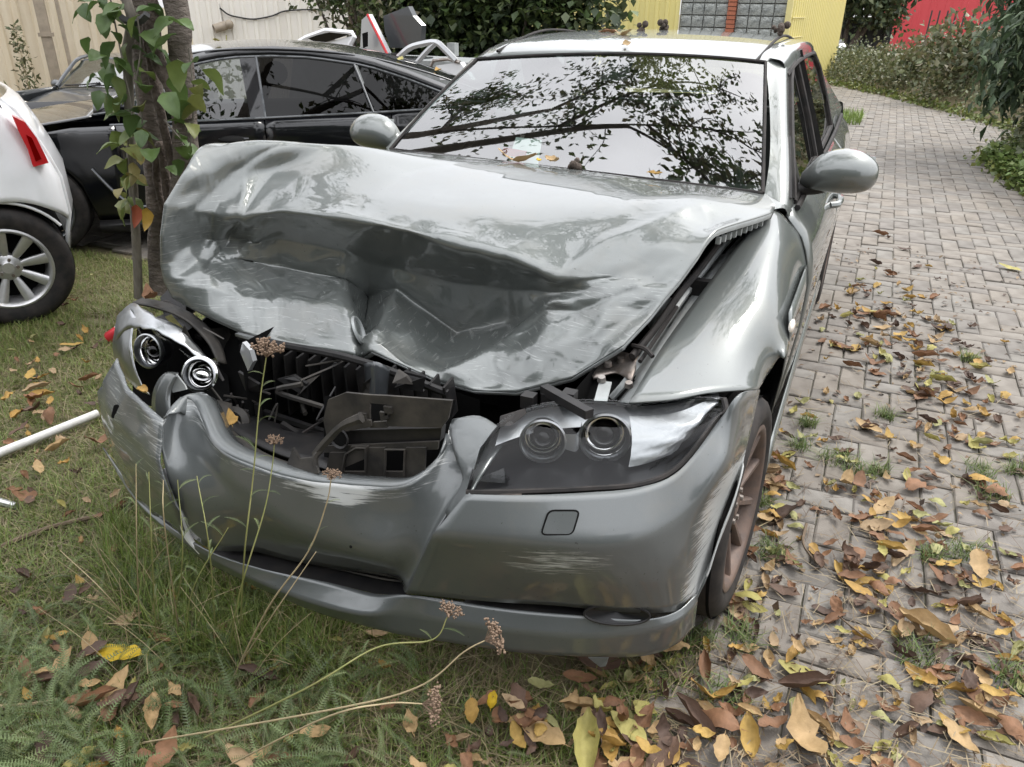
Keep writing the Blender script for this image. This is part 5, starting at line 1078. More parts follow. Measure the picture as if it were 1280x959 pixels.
def blob_points(blobs, n, shell=.5):
    """points through lumpy crowns: blobs (x,y,z,rx,ry,rz), denser near each lump's outside"""
    B = np.array(blobs, float); wv = (B[:, 3]*B[:, 4]*B[:, 5])**.67; k = RNG.choice(len(B), n, p=wv/wv.sum())
    d = RNG.normal(size=(n, 3)); d /= np.linalg.norm(d, axis=1)[:, None]; r = RNG.random(n)**shell
    return B[k, :3]+d*r[:, None]*B[k, 3:6]
def clumps(blobs, nclump, per, spread, shell=.35):
    c = blob_points(blobs, nclump, shell); return (c[:, None]+RNG.normal(size=(nclump, per, 3))*spread).reshape(-1, 3)
def foliage(name, mesh, parent=None, mt='foliage'): return link(name, mesh, mt, parent)
GRN = [(.085, .125, .035), (.06, .10, .03), (.11, .15, .045), (.07, .09, .035)]
DKG = [(.045, .07, .03), (.06, .09, .035), (.035, .055, .025), (.09, .115, .05)]
OLV = [(.12, .135, .06), (.10, .12, .05), (.15, .145, .07), (.08, .10, .045), (.17, .15, .09)]
GOLD = [(.20, .20, .05), (.26, .22, .05), (.14, .17, .05), (.32, .16, .05)]
# ---- the tree beside the wreck
tb = np.array([-2.62, 2.12, float(gz(-2.62, 2.12))])
TR = empty('cherry_tree', tuple(tb), 'grey barked tree with twin stems and vine beside the black car', 'tree')
Yt = 2.12; tp = lambda L_, y=Yt: [at(u, v, Y=y) for u, v in L_]
def bark_tube(P, r, nm, mt='bark', seg=14, n=10, amp=.006):
    P = cr1(np.array(P), n); b = MB().tube(P, r, seg, cap=False); V = b.v[0]; rings = len(V)//seg; V = V.reshape(rings, seg, 3); c = V.mean(1, keepdims=True)
    d = V-c; k = 1+(vnoise(V, 14.)-.5)[..., None]*amp*18+(vnoise(V*np.array([1, 1, .35]), 40.)-.5)[..., None]*amp*14; b.v[0] = (c+d*k).reshape(-1, 3); return b.build(nm, mt, TR, angle=None)
t1 = tp([(213,362),(207,330),(205,290),(201,240),(194,180),(187,120),(181,60),(175,0)])+[np.array([-2.55, 2.2, 2.3]), np.array([-2.3, 2.5, 3.6]), np.array([-2.1, 2.9, 5.0])]
bark_tube(t1, [.115, .095, .085, .078, .072, .068, .066, .064, .062, .055, .035], 'trunk')
t2 = [at(216, 330, Y=2.08)]+tp([(224,270),(232,215),(231,160),(229,110),(225,60),(219,0)], 2.05)+[np.array([-2.2, 2.0, 2.4]), np.array([-1.7, 2.1, 3.4]), np.array([-.8, 2.4, 4.4])]
bark_tube(t2, [.07, .072, .068, .062, .058, .056, .055, .055, .055, .048, .028], 'trunk')
vn = tp([(231,150),(222,122),(213,105),(203,90),(195,70),(192,45),(190,20),(189,0)], 2.0)+[np.array([-2.4, 2.0, 2.3])]
bark_tube(vn, [.05, .045, .036, .034, .036, .033, .034, .033, .03], 'vine_stem', 'bark_dark', 10, 8, .014)
bark_tube(tp([(186,0),(184,40),(188,80),(196,120),(207,170),(217,215),(222,240)], 2.02), [.02, .022, .02, .024, .022, .02, .015], 'vine_stem', 'bark_dark', 8, 8, .012)
bark_tube(tp([(203,262),(196,220),(200,180),(208,230),(214,280),(210,310)], 2.03), [.014, .022, .02, .024, .025, .02], 'vine_stem', 'bark_dark', 8, 8, .014)
sk = empty('tree_stake', tuple(at(172, 330, Y=1.95)), 'thin grey stake strapped to the left of the tree stems', 'stake')
MB().tube(tp([(173,372),(172,335),(168,260),(163,170),(161,110),(159,60),(158,0)], 1.95)+[np.array([-2.75, 1.95, 1.9])], .024, 12, n=3).build('pole', 'stake_wood', sk)
MB().tube(tp([(152,22),(158,26),(168,28),(178,24),(184,18)], 1.92), .018, 4, n=4).build('strap', 'fabric_dark', sk)
# limbs that lean out over the car, crown above the frame
limbs = []
def limb(P, r): limbs.append(np.array(P)); MB().tube(cr1(np.array(P), 5), r, 7).build('limb', 'bark', TR)
limb([(-2.3, 2.4, 3.3), (-1.4, 2.3, 3.9), (-.5, 2.4, 4.1), (.4, 2.6, 4.0), (1.2, 2.5, 3.9), (1.9, 2.7, 4.2)], [.018, .006])
limb([(-.8, 2.4, 4.4), (.1, 2.1, 4.8), (.9, 2.4, 5.2), (1.6, 3.0, 5.4)], [.022, .008])
limb([(-1.4, 2.3, 3.9), (-.9, 3.0, 4.6), (-.2, 3.6, 5.1), (.7, 3.9, 5.3)], [.03, .008])
limb([(-.5, 2.4, 4.1), (0, 2.0, 3.7), (.5, 1.8, 3.5), (1.1, 2.0, 3.3)], [.022, .006])
limb([(-2.1, 2.9, 5.0), (-1.8, 3.6, 5.8), (-1.2, 4.6, 6.2)], [.035, .01]); limb([(-2.2, 2.0, 2.4), (-2.7, 1.4, 3.2), (-3.2, .9, 4.2)], [.03, .01]); limb([(-2.3, 2.4, 3.3), (-2.9, 3.2, 4.2), (-3.6, 3.8, 5.0)], [.03, .01])
tw = MB(); tips = []
for Lb in limbs:
    C = cr1(Lb, 6)
    for k in range(26):
        i = int(RNG.integers(len(C)//4, len(C))); a = C[i]; d = RNG.normal(size=3)*np.array([1, 1, .7])+np.array([.2, 0, .1]); d /= np.linalg.norm(d); l = RNG.uniform(.3, .85)
        Pm_ = a+d*l*.5+RNG.normal(size=3)*.05; e = a+d*l+np.array([0, 0, RNG.normal(0, .08)]); tw.tube([a, Pm_, e], [.009, .003], 4, n=3)
        for t in np.linspace(.25, 1, 5): tips.append(a*(1-t)+e*t)
tw.build('twigs', 'bark_dark', TR)['kind'] = 'stuff'
tips = np.array(tips); tips = np.concatenate([tips+RNG.normal(size=tips.shape)*.06 for _ in range(6)])
foliage('crown', leaves_mesh('crown', tips, .105, GRN+OLV, .5), TR, 'crown_leaf')['kind'] = 'stuff'
cr2 = clumps([(-2.6, 2.9, 5.3, 1.2, 1.2, .9), (-3.2, 1.2, 4.4, .8, .8, .7), (-1.4, 4.3, 6.1, 1.2, 1.1, .8), (-3.4, .2, 5.2, 1.2, 1.2, .9), (-2.2, .3, 6.0, 1.2, 1.2, .8)], 300, 9, .12)
foliage('crown', leaves_mesh('crown', cr2, .12, GRN+OLV, .5), TR)['kind'] = 'stuff'
# ---- broad-leaved shoots climbing the stake and stems: every leaf its own piece
def broad_leaf(name, L_=.11, W_=.065, fold=.25, curl=.3, seg=6, edge=.06, twist=0.):
    V, F, s = [], [], 5
    for i in range(seg+1):
        t = i/seg; wv = W_*(math.sin(math.pi*t**.8))**.8*(1+edge*math.sin(t*23)) if 0 < t < 1 else .002
        for j in range(s):
            x = (j-(s-1)/2)/((s-1)/2); a = curl*(t-.3); V.append((x*wv/2, L_*t, -abs(0)*0+fold*abs(x)*wv*.6-curl*L_*t*t*.8+twist*x*wv*t+.004*math.sin(9*t+3*x)))
    for i in range(seg):
        for j in range(s-1): F.append((i*s+j, i*s+j+1, (i+1)*s+j+1, (i+1)*s+j))
    return np.array(V), F
def leafmeshes(nm, cols, variants, mt):
    out = []
    for c in cols:
        for (V, F) in variants:
            tint = np.array(c)[None]*np.ones((len(V), 1)); b = MB().add(V, F, tint=tint); me = b.mesh(nm, True); me.materials.append(M[mt]); out.append(me)
    return out
LV = [broad_leaf('leaf', fold=random.uniform(.1, .5), curl=random.uniform(.05, .7), twist=random.uniform(-.2, .2)) for _ in range(6)]
CRP_ = empty('climbing_shoots', tuple(at(165, 300, Y=1.9)), 'leafy green shoots climbing the stake and tree stems', 'plant')
LM = leafmeshes('leaf', [(.10, .165, .045), (.075, .13, .04), (.14, .19, .05), (.19, .21, .06), (.24, .20, .05)], LV, 'foliage'); nv = len(LV)
stems = [tp([(170,270),(164,225),(160,180),(165,140),(158,100),(150,60),(142,20),(135,-20)], 1.88), tp([(172,280),(168,240),(172,190),(178,150),(170,110),(176,60),(170,10)], 1.9), tp([(236,200),(240,160),(243,120),(240,95),(236,60)], 1.95), tp([(232,190),(226,175),(214,160),(205,150)], 1.93), tp([(170,262),(166,240),(172,215),(168,190)], 1.85)]
for s in stems: MB().tube(s, .004, 5, n=4).build('shoot', 'stake_wood', CRP_)
spots = [(110,10,1),(128,5,0),(142,22,0),(108,48,0),(120,33,0),(138,40,0),(150,55,1),(135,62,0),(128,78,0),(148,78,0),(118,92,0),(140,95,2),(132,108,1),(160,95,2),(170,102,0),(178,88,1),(150,118,2),(140,122,0),(160,128,1),(172,128,2),(158,140,2),(168,150,1),(178,146,1),(152,160,2),(165,165,2),(172,172,2),(150,178,3),(160,190,2),(172,196,3),(152,200,3),(160,212,2),(168,218,3),(155,225,3),(150,242,3),(160,250,3),(154,255,2),(240,80,2),(246,88,1),(241,98,2),(247,105,2),(239,115,2),(245,125,2),(238,132,1),(246,140,2),(238,150,3),(234,165,1),(228,180,0),(222,172,0),(216,165,0),(210,158,1),(232,190,0),(226,195,0),(214,212,0),(236,198,1),(208,30,0),(214,45,0),(205,60,1),(216,75,1),(208,100,0),(218,18,1),(176,40,0),(180,70,1),(170,20,1),(160,5,1),(148,0,0),(200,110,0),(190,5,1),(120,-4,0),(133,-8,1),(155,38,1),(182,160,1),(186,185,0),(145,140,2),(163,60,1)]
for u, v, ck in spots:
    for rep in range(2 if u < 182 and random.random() < .6 else 1):
        me = LM[min(4, max(0, ck+random.choice((-1, 0, 0, 1))))*nv+random.randrange(nv)]
        o = bpy.data.objects.new('leaf', me); COL.objects.link(o); o.parent = CRP_; o.matrix_parent_inverse = PINV(CRP_); o.location = at(u+random.uniform(-7, 7), v+random.uniform(-7, 7), Y=1.86+random.uniform(-.06, .08))
        o.rotation_euler = (random.uniform(-.9, .2), random.uniform(-.6, .6), random.uniform(-math.pi, math.pi)); sc = random.uniform(.65, 1.25); o.scale = (sc*1.2, sc, sc)
for (u, v), c in (((170, 268), (.42, .11, .06)), ((183, 272), (.45, .28, .05)), ((166, 215), (.30, .26, .10))):
    me = leafmeshes('leaf', [c], LV[:1], 'foliage')[0]; o = bpy.data.objects.new('leaf', me); COL.objects.link(o); o.parent = CRP_; o.matrix_parent_inverse = PINV(CRP_); o.location = at(u, v-12, Y=1.83); o.rotation_euler = (-1.3, .2, .4); o['label'] = 'red autumn leaf low on the shoots' if c[0] > .4 and c[1] < .2 else 'yellowing leaf low on the shoots'
# ---- weed against the shed
wd0 = atp(41, 128, np.array([-13.6, 9.25, 0])+n_*.35, n_); wpn_ = empty('tall_weed', tuple(wd0), 'tall slender weed growing at the foot of the beige shed', 'plant')
pw = np.concatenate([wd0+np.array([0, 0, 1])*h+RNG.normal(size=(16, 3))*(.11-.05*h) for h in np.linspace(0, 1.25, 16)]); foliage('foliage', leaves_mesh('weed', pw, .11, OLV, .4), wpn_); MB().tube([wd0-np.array([0, 0, .5]), wd0+np.array([.0, 0, 1.0])], [.012, .004], 5).build('stem', 'dry_stalk', wpn_)
# ---- ivy-hung hedge behind the scrap
def bush(name, label, cat, blobs, ncl, per, spread, size, cols, group=None, width=.5, droop=None, trunk=None, base=None, core=True):
    b0 = base if base is not None else (blobs[0][0], blobs[0][1], 0); r = empty(name, tuple(float(x) for x in b0), label, cat, group)
    foliage('crown', leaves_mesh('crown', clumps(blobs, ncl, per, spread), size, cols, width, droop), r)
    st = MB()
    for bb in blobs[:6]: st.tube([np.array(b0)+RNG.normal(size=3)*.05*np.array([1, 1, 0]), (np.array(b0)+np.array(bb[:3]))/2+RNG.normal(size=3)*.1, np.array(bb[:3])+np.array([0, 0, bb[5]*.5])], [trunk or .04, .008], 6, n=3)
    st.build('stem', 'bark_dark', r); return r
hx = lambda u, y: at(u, 40, Y=y)[0]
hb_ = []
for k in range(16):
    u = 480+k*17; y = 10.2+.25*math.sin(k*2.1); hb_.append((hx(u, y), y, 1.0+.4*math.sin(k*1.7), .55, .6, 1.2)); hb_.append((hx(u, y+.3), y+.4, 2.6, .6, .6, .9))
bush('ivy_hedge', 'dark green ivy covered hedge behind the scrap heap', 'hedge', hb_, 900, 22, .13, .15, DKG+DKG+GRN, width=.75, droop=-.5)
hb_ = [(hx(u, 9.3), 9.3, z, .35, .35, .45) for u, z in ((430, 1.5), (455, 1.75), (475, 1.25), (410, 1.7), (385, 1.75), (440, 2.1), (400, 2.2), (470, 2.2))]
bush('pale_shrub', 'pale green straggling shrub above the white scrap door frame', 'shrub', hb_, 130, 18, .10, .11, OLV+GRN, width=.5, base=(hx(470, 9.4), 9.4, -.1))
hb_ = [(hx(u, 10.6), 10.0, z, .45, .4, .4) for u, z in ((650, 1.6), (690, 1.75), (620, 1.7), (722, 1.5), (700, 2.2))]
bush('climbing_ivy', 'lighter green climber reaching onto the yellow cladding', 'climber', hb_, 120, 20, .10, .12, GRN, width=.7, droop=-.3, base=(hx(640, 10.2), 10.2, 0))
tag(MB().box((hx(540, 10.9), 11.0, .8), (3.2, .15, 2.2)).build('old_fence', 'twig', None), 'weathered dark board fence hidden behind the ivy hedge', 'fence')
# ---- bank on the right of the lane
by = np.linspace(-2, 30, 65); bx = np.linspace(0, 1, 17); BG = []
def bank_h(s, y): return np.interp(y, [-2, 5, 7, 9, 12, 14, 17, 20, 30], [.3, .5, .7, .85, .95, .8, .45, .25, .15])*sm(.0, .28, s)+.5*sm(.5, 1., s)*sm(16, 11, y)
for y in by:
    x0 = float(road_right(y))+.02; BG.append([(x0+s*(5+.0*y), y, float(bank_h(s, y))*1.0+(.02 if s > 0 else -.05)+.05*math.sin(y*3+s*9)*s) for s in bx])
bk_ = MB().grid(np.array(BG)).build('bank', 'soil'); tag(bk_, kind='structure')
def bankpts(n, y0, y1, s0, s1, h=.25, pw=1.0):
    y = RNG.uniform(y0, y1, n); s = s0+(s1-s0)*RNG.random(n)**pw; x = road_right(y)+s*5; return np.stack([x, y, bank_h(s, y)+np.abs(RNG.normal(0, h, n))*sm(0, .08, s)+.02], 1)
cen_b = bankpts(3400, 5.0, 24, .05, .75, .16, 1.2); pts = (cen_b[:, None]+RNG.normal(size=(3400, 14, 3))*np.array([.10, .10, .07])).reshape(-1, 3); pts[:, 2] = np.maximum(pts[:, 2], .02)
c2_ = bankpts(1800, 4.5, 11, .09, .6, .14, 1.2); p2_ = (c2_[:, None]+RNG.normal(size=(1800, 14, 3))*np.array([.10, .10, .07])).reshape(-1, 3); p2_[:, 2] = np.maximum(p2_[:, 2], .02); pts = np.concatenate([pts, p2_]); tag(foliage('bramble_cover', leaves_mesh('bramble', pts, .075, [(.17, .18, .10), (.13, .15, .07), (.10, .12, .055), (.20, .195, .115), (.15, .17, .085), (.08, .10, .045)], .7)), kind='stuff', label='tangled bramble and ivy covering the bank')
edge_y = RNG.uniform(5.5, 19, 2600); ex = road_right(edge_y)+RNG.normal(.12, .12, 2600); pts = np.stack([ex, edge_y, np.abs(RNG.normal(.03, .05, 2600))], 1)
tag(foliage('verge_plants', leaves_mesh('verge', pts, .07, [(.15, .19, .05), (.20, .22, .06), (.11, .15, .04)], .8)), kind='stuff', label='yellow green verge plants along the lane edge')
bl = [(2.35, 9.4, 1.3, .42, .6, .5), (2.8, 8.9, 1.7, .6, .7, .8), (2.35, 10.2, 1.8, .5, .7, .6), (2.7, 10.2, 2.5, .8, .8, .9), (3.1, 8.3, 1.3, .6, .6, .6), (3.8, 8.0, 1.6, .9, .8, .9), (2.25, 9.4, .9, .25, .35, .3)]
bush('laurel_bush', 'large dark laurel bush with hanging leaves on the right bank', 'bush', bl, 720, 16, .13, .17, [(.075, .115, .06), (.10, .15, .08), (.135, .185, .10), (.05, .08, .045)], width=.36, droop=-.8, base=(3.3, 9.4, .6), trunk=.06)
bl = [(2.72, 6.55, .50, .30, .35, .28), (3.0, 6.3, .70, .35, .35, .3), (3.3, 6.6, .6, .4, .4, .3), (2.55, 6.75, .36, .2, .2, .16)]
bush('golden_shrub', 'small shrub with yellowing and orange leaves at the right edge', 'shrub', bl, 90, 16, .07, .10, GOLD+[(.12, .15, .05)], width=.4, droop=-.3, base=(3.0, 6.5, .1))
gy = RNG.uniform(5.6, 9.6, 4200); gc = np.stack([road_right(gy)+np.abs(RNG.normal(.05, .32, 4200)), gy, np.abs(RNG.normal(.07, .06, 4200))], 1); gc[:, 2] += bank_h((gc[:, 0]-road_right(gy))/5, gy)
tag(foliage('ground_cover', leaves_mesh('gc', gc, .075, [(.17, .25, .07), (.14, .21, .06), (.22, .28, .09)], .8, droop=.2)), kind='stuff', label='low leafy ground cover at the right edge of the lane')
bl = [(.4, 27.3, 2.0, 1.1, 1.0, 1.0), (-.5, 27.4, 2.3, 1.2, 1.0, 1.0), (-1.3, 27, 2.9, 1.4, 1, 1.2), (.9, 27.6, 2.8, .9, 1, .9)]
bush('far_tree', 'far dark tree between the yellow and the red buildings', 'tree', bl, 300, 22, .2, .22, DKG+OLV[:2], width=.6, base=(-.4, 27.4, 0), trunk=.12)
bl = [(1.2, 20, .35, .6, .8, .45), (1.7, 17.5, .6, .6, .8, .5), (.6, 21.5, .15, .6, .7, .35), (2.2, 15.5, .9, .6, .8, .5), (.3, 23.6, .1, .7, .6, .3)]
bush('bramble_shrub', 'sprawling grey green bramble below the red warehouse', 'shrub', bl, 240, 18, .14, .13, OLV+[(.16, .16, .09)], width=.6, base=(1.6, 20, .2))
fc = empty('wire_fence', (2.0, 18.5, .8), 'short rusty blue grey fence half buried in the bramble', 'fence')
for k in range(7): MB().beam((1.6+k*.14, 19.2-k*.25, .7), (1.62+k*.14, 19.2-k*.25, 1.5), .03, .03).build('fence_post', 'container_dark', fc)
# ---- unseen hedge added behind the camera, hides sky and darkens upright paint
bl = [(-9+2.0*k, -6.8+.6*math.sin(k*2), z, 1.5, 1.1, 1.4) for k in range(10) for z in (.9, 2.8, 4.7)]
bush('shading_hedge', 'unseen tall green hedge added behind the camera to darken the car front', 'hedge', bl, 1700, 14, .28, .34, DKG+GRN, width=.6, base=(1, -6.8, 0))
# ---- grass tuft at the lane edge
def blades(P, h, wv, cols, lean=.5, jit=.3, seg=3):
    n = len(P); th = RNG.random(n)*2*math.pi; ln = np.abs(RNG.normal(lean, .35, n)); H = h*RNG.uniform(.45, 1.3, n); d = np.stack([np.cos(th), np.sin(th), 0*th], 1); s = np.stack([-np.sin(th), np.cos(th), 0*th], 1)
    V = []
    for k in range(seg+1):
        t = k/seg; c = P+d*(H*ln*t*t)[:, None]+np.array([0, 0, 1])*(H*t*(1-.35*ln*t).clip(.15))[:, None]; ww = wv*(1-t)**.7*RNG.uniform(.7, 1.3, n)
        V += [c-s*ww[:, None]/2, c+s*ww[:, None]/2] if k < seg else [c]
    V = np.stack(V, 1); m_ = V.shape[1]; F3 = []
    q = [(2*k, 2*k+1, 2*k+3, 2*k+2) for k in range(seg-1)]; F = []
    for a in q: F += [(a[0], a[1], a[2]), (a[0], a[2], a[3])]
    F.append((2*seg-2, 2*seg-1, 2*seg)); F = (np.arange(n)[:, None, None]*m_+np.array(F)[None]).reshape(-1, 3)
    C = np.asarray(cols)[RNG.integers(len(cols), size=n)]*RNG.uniform(1-jit, 1+jit, (n, 1)); return V.reshape(-1, 3), F, np.repeat(C, m_, 0)
GC = [(.15, .21, .04), (.18, .24, .05), (.12, .175, .035), (.22, .25, .07), (.14, .20, .035), (.32, .27, .14)]
pt = np.stack([.45+.20*RNG.normal(size=900).clip(-1.6, 1.6), 12.2+.32*RNG.normal(size=900).clip(-1.6, 1.6), np.zeros(900)], 1); V, F, C = blades(pt, .16, .014, [(.16, .24, .05), (.20, .28, .06)], .5)
tag(foliage('grass_tuft', fastmesh('tuft', V, F, C), None, 'grass_blade'), 'bright green grass tuft at the left edge of the lane', 'grass tuft')
# ---- lawn
n = 230000; q = RNG.random((n*3, 2)); yv = -1.0+3.9*q[:, 1]**1.35; xv = -4.6+5.6*q[:, 0]; ok = in_grass(xv, yv); xv, yv = xv[ok][:n], yv[ok][:n]
dens = vnoise(np.stack([xv, yv, 0*xv], 1), 2.2)*.6+vnoise(np.stack([xv, yv, 0*xv], 1), 7)*.5; keep = (dens > .16+.22*RNG.random(len(xv))); xv, yv = xv[keep], yv[keep]
under = (np.abs(xv) < .72) & (yv > .45); xv, yv = xv[~under], yv[~under]
P = np.stack([xv, yv, gz(xv, yv)-.03], 1); hgt = .05+.05*vnoise(P, 3.1); V, F, C = blades(P, hgt, .0042, GC, .75)
tag(foliage('lawn_grass', fastmesh('lawn', V, F, C), None, 'grass_blade'), kind='stuff', label='short mixed green and straw coloured lawn grass')
m_ = RNG.random(len(P)) < .26; Pt = P[m_]+np.array([0, 0, .004]); V, F, C = blades(Pt, .10, .0034, [(.27, .22, .12), (.22, .18, .10), (.32, .27, .16), (.16, .125, .07)], 2.2)
tag(foliage('thatch', fastmesh('thatch', V, F, C), None, 'grass_blade'), kind='stuff', label='matted dry straw lying in the lawn')
def inpoly_(P):
    P = np.array(P, float); lo, hi = P.min(0), P.max(0)
    while True:
        q = lo+(hi-lo)*RNG.random(2); c = False
        for i in range(len(P)):
            a, b = P[i], P[i-1]
            if (a[1] > q[1]) != (b[1] > q[1]) and q[0] < (b[0]-a[0])*(q[1]-a[1])/(b[1]-a[1])+a[0]: c = not c
        if c: return q
# moss and tufts in the paving joints
tp_ = [(1100,590),(1040,575),(1225,590),(1200,690),(1165,700),(1145,820),(870,800),(925,800),(905,870),(1265,850),(950,630),(1010,530),(1105,520),(1210,450),(1000,560),(960,690),(1000,270),(1075,590),(1240,620),(1270,590)]
for k, (u, v) in enumerate(tp_):
    c = onground(u, v); n = 120; sp = .018+.018*random.random(); pt = c+RNG.normal(size=(n, 3)).clip(-1.5, 1.5)*np.array([sp, sp, 0]); pt[:, 2] = c[2]-.008; V, F, C = blades(pt, .06, .0035, [(.14, .20, .05), (.10, .16, .04), (.20, .22, .09)], .8)
    tag(foliage('grass_tuft', fastmesh('tuft', V, F, C), None, 'grass_blade'), f"{'small' if sp < .027 else 'wide'} grass tuft in a paving joint at the {'far' if v < 535 else 'middle' if v < 660 else 'near' if v < 780 else 'nearest'} {'left' if u < 1000 else 'centre' if u < 1150 else 'right'} of the leafy paving", 'grass tuft', 'grass tufts in the paving joints')
pt = np.array([onground(*inpoly_([(140,640),(230,700),(430,770),(420,850),(200,830),(120,720)])) for _ in range(2600)])-np.array([0, 0, .02]); V, F, C = blades(pt, .17, .0032, GC+[(.20, .27, .06), (.16, .23, .05)], .55)
tag(foliage('tall_grass', fastmesh('tallgrass', V, F, C), None, 'grass_blade'), kind='stuff', label='longer tangled grass standing against the bumper')
# ---- yarrow: feathery leaves as one mat, tall stalks one by one
def feather(L_, n=16, wv=.018, curve=.4, sub=True):
    V, F = [], []; ax = lambda t: np.array([0, L_*t, L_*curve*(t-t*t*1.1)])
    def tri(a, b, c): i = len(V); V.extend([a, b, c]); F.append((i, i+1, i+2))
    for k in range(n):
        t = (k+.5)/n; a = ax(t); l = wv*math.sin(math.pi*min(1, t*.92+.06))**.7
        for s in (-1, 1):
            e = a+np.array([s*l, l*.45, l*.25]); w2 = np.array([0, L_/n*.28, 0]); tri(a-w2, a+w2, e)
            if sub:
                for f in (.45, .75):
                    b_ = a*(1-f)+e*f; tri(b_-w2*.5, b_+w2*.5, b_+np.array([s*l*.12, l*.30, l*.16])); tri(b_+w2*.5, b_-w2*.5, b_+np.array([s*l*.22, -l*.22, l*.12]))
        tri(ax(k/n)+np.array([-.0009, 0, 0]), ax(k/n)+np.array([.0009, 0, 0]), ax((k+1)/n))
    return np.array(V), np.array(F)
FT = [feather(l, 18, w_, c) for l, w_, c in ((.085, .0095, .5), (.11, .011, .7), (.07, .008, .3), (.10, .010, 1.0), (.12, .011, .4))]
def scatter_feathers(P, cols, up=(.2, .9), sc=(.6, 1.15)):
    Vs, Fs, Cs = [], [], []; nv_ = 0
    for p in P:
        V, F = FT[random.randrange(5)]; e = random.uniform(*up); a = random.uniform(-math.pi, math.pi); r = random.uniform(-.5, .5); s = random.uniform(*sc)
        R = np.array((Matrix.Rotation(a, 3, 'Z') @ Matrix.Rotation(e, 3, 'X') @ Matrix.Rotation(r, 3, 'Y'))); Vs.append(V@R.T*s+p); Fs.append(F+nv_); nv_ += len(V); Cs.append(np.repeat(np.array([random.choice(cols)])*random.uniform(.75, 1.3), len(V), 0))
    return np.concatenate(Vs), np.concatenate(Fs), np.concatenate(Cs)
YC = [(.115, .16, .06), (.14, .19, .075), (.09, .13, .045), (.17, .21, .085)]
Pf = []
for (u0, u1, v0, v1, n) in ((-40, 440, 820, 990, 420), (-40, 260, 720, 830, 110), (180, 400, 700, 840, 150), (330, 540, 840, 990, 90), (150, 330, 600, 720, 14), (-30, 120, 860, 990, 150), (540, 640, 860, 980, 8)):
    for _ in range(n):
        p = onground(random.uniform(u0, u1), random.uniform(v0, v1)); Pf.append(p+np.array([0, 0, random.uniform(.0, .03)]))
V, F, C = scatter_feathers(Pf, YC); tag(foliage('yarrow_leaves', fastmesh('yarrow', V, F, C), None, 'foliage'), kind='stuff', label='feathery grey green yarrow leaves in the foreground')
mat('stalk_green', (.20, .22, .07), .6, var=.5, vscale=30, col2=(.30, .26, .12)); mat('seed_head', (.13, .085, .055), .9, var=.6, vscale=120, col2=(.24, .17, .12))
def stalk(path, hd, label, leaves=(), mt='stalk_green', r=.0015, headr=.03, nl=3):
    P = cr1(np.array(path), 8); rt = empty('yarrow_stalk', tuple(P[0]), label, 'wild flower'); MB().tube(P, [r*1.3, r*.7], 6).build('stem', mt, rt)
    if hd:
        hb2 = MB(); e = P[-1]; dirn = P[-1]-P[-6]; dirn /= np.linalg.norm(dirn); x = np.cross(dirn, [.3, .9, .2]); x /= np.linalg.norm(x); y = np.cross(dirn, x)
        for k in range(16):
            a = k*2.4; rr_ = headr*math.sqrt((k+.5)/16); q = e+dirn*headr*(.75-.25*(k/16))+x*rr_*math.cos(a)+y*rr_*math.sin(a); hb2.tube([e-dirn*headr*.1, e*.5+q*.5+dirn*.003, q], .0008, 4)
            for _ in range(7): hb2.sphere(q+RNG.normal(size=3)*headr*.11, headr*.085*RNG.uniform(.7, 1.2), 5, 3)
        hb2.build('flower_head', 'seed_head', rt)
    for t in leaves:
        i = int(t*(len(P)-1)); V, F, C = scatter_feathers([P[i]], YC+[(.16, .20, .08)], (.0, .9), (.28, .5)); foliage('leaf', fastmesh('leaf', V, F, C), rt, 'foliage')
    return rt
Gd = lambda u, v: onground(u, v)
stalk([Gd(300, 800), at(305, 700, Y=-.08), at(316, 600, Y=-.05), at(324, 510, Y=-.02), at(333, 445, Y=.0)], True, 'tallest yarrow stalk with brown seed head in front of the grille', (.35, .45, .55, .62, .7, .78, .86, .93), headr=.032)
stalk([Gd(290, 850), at(335, 760, Y=-.10), at(385, 690, Y=-.08), at(408, 630, Y=-.06), at(414, 598, Y=-.05)], True, 'bent reddish yarrow stalk with seed head in front of the number plate panel', (.5, .62, .75, .9), 'dry_stalk', headr=.018)
stalk([Gd(285, 820), at(300, 740, Y=-.06), at(330, 640, Y=.0), at(340, 585, Y=.04), at(343, 555, Y=.05)], True, 'shorter yarrow stalk with seed head low in the grille mouth', (.45, .6, .7, .85), headr=.018)
stalk([Gd(240, 930), at(380, 862, Y=-.26), at(470, 810, Y=-.20), at(540, 800, Y=-.18), at(560, 770, Y=-.16)], True, 'arching yarrow stalk with large brown seed head at the chin of the bumper', (.3, .45, .6, .75, .9), headr=.022)
stalk([Gd(170, 930), at(400, 890, Y=-.27), at(520, 860, Y=-.22), at(580, 815, Y=-.18), at(608, 800, Y=-.16)], True, 'long yarrow stalk with drooping brown seed head below the bumper', (.4, .55), 'dry_stalk', headr=.030)
stalk([Gd(280, 960), at(400, 900, Y=-.35), at(480, 880, Y=-.32), at(530, 880, Y=-.30)], True, 'low broken yarrow stalk with seed head lying over the lawn', (.5,), 'dry_stalk', headr=.028)
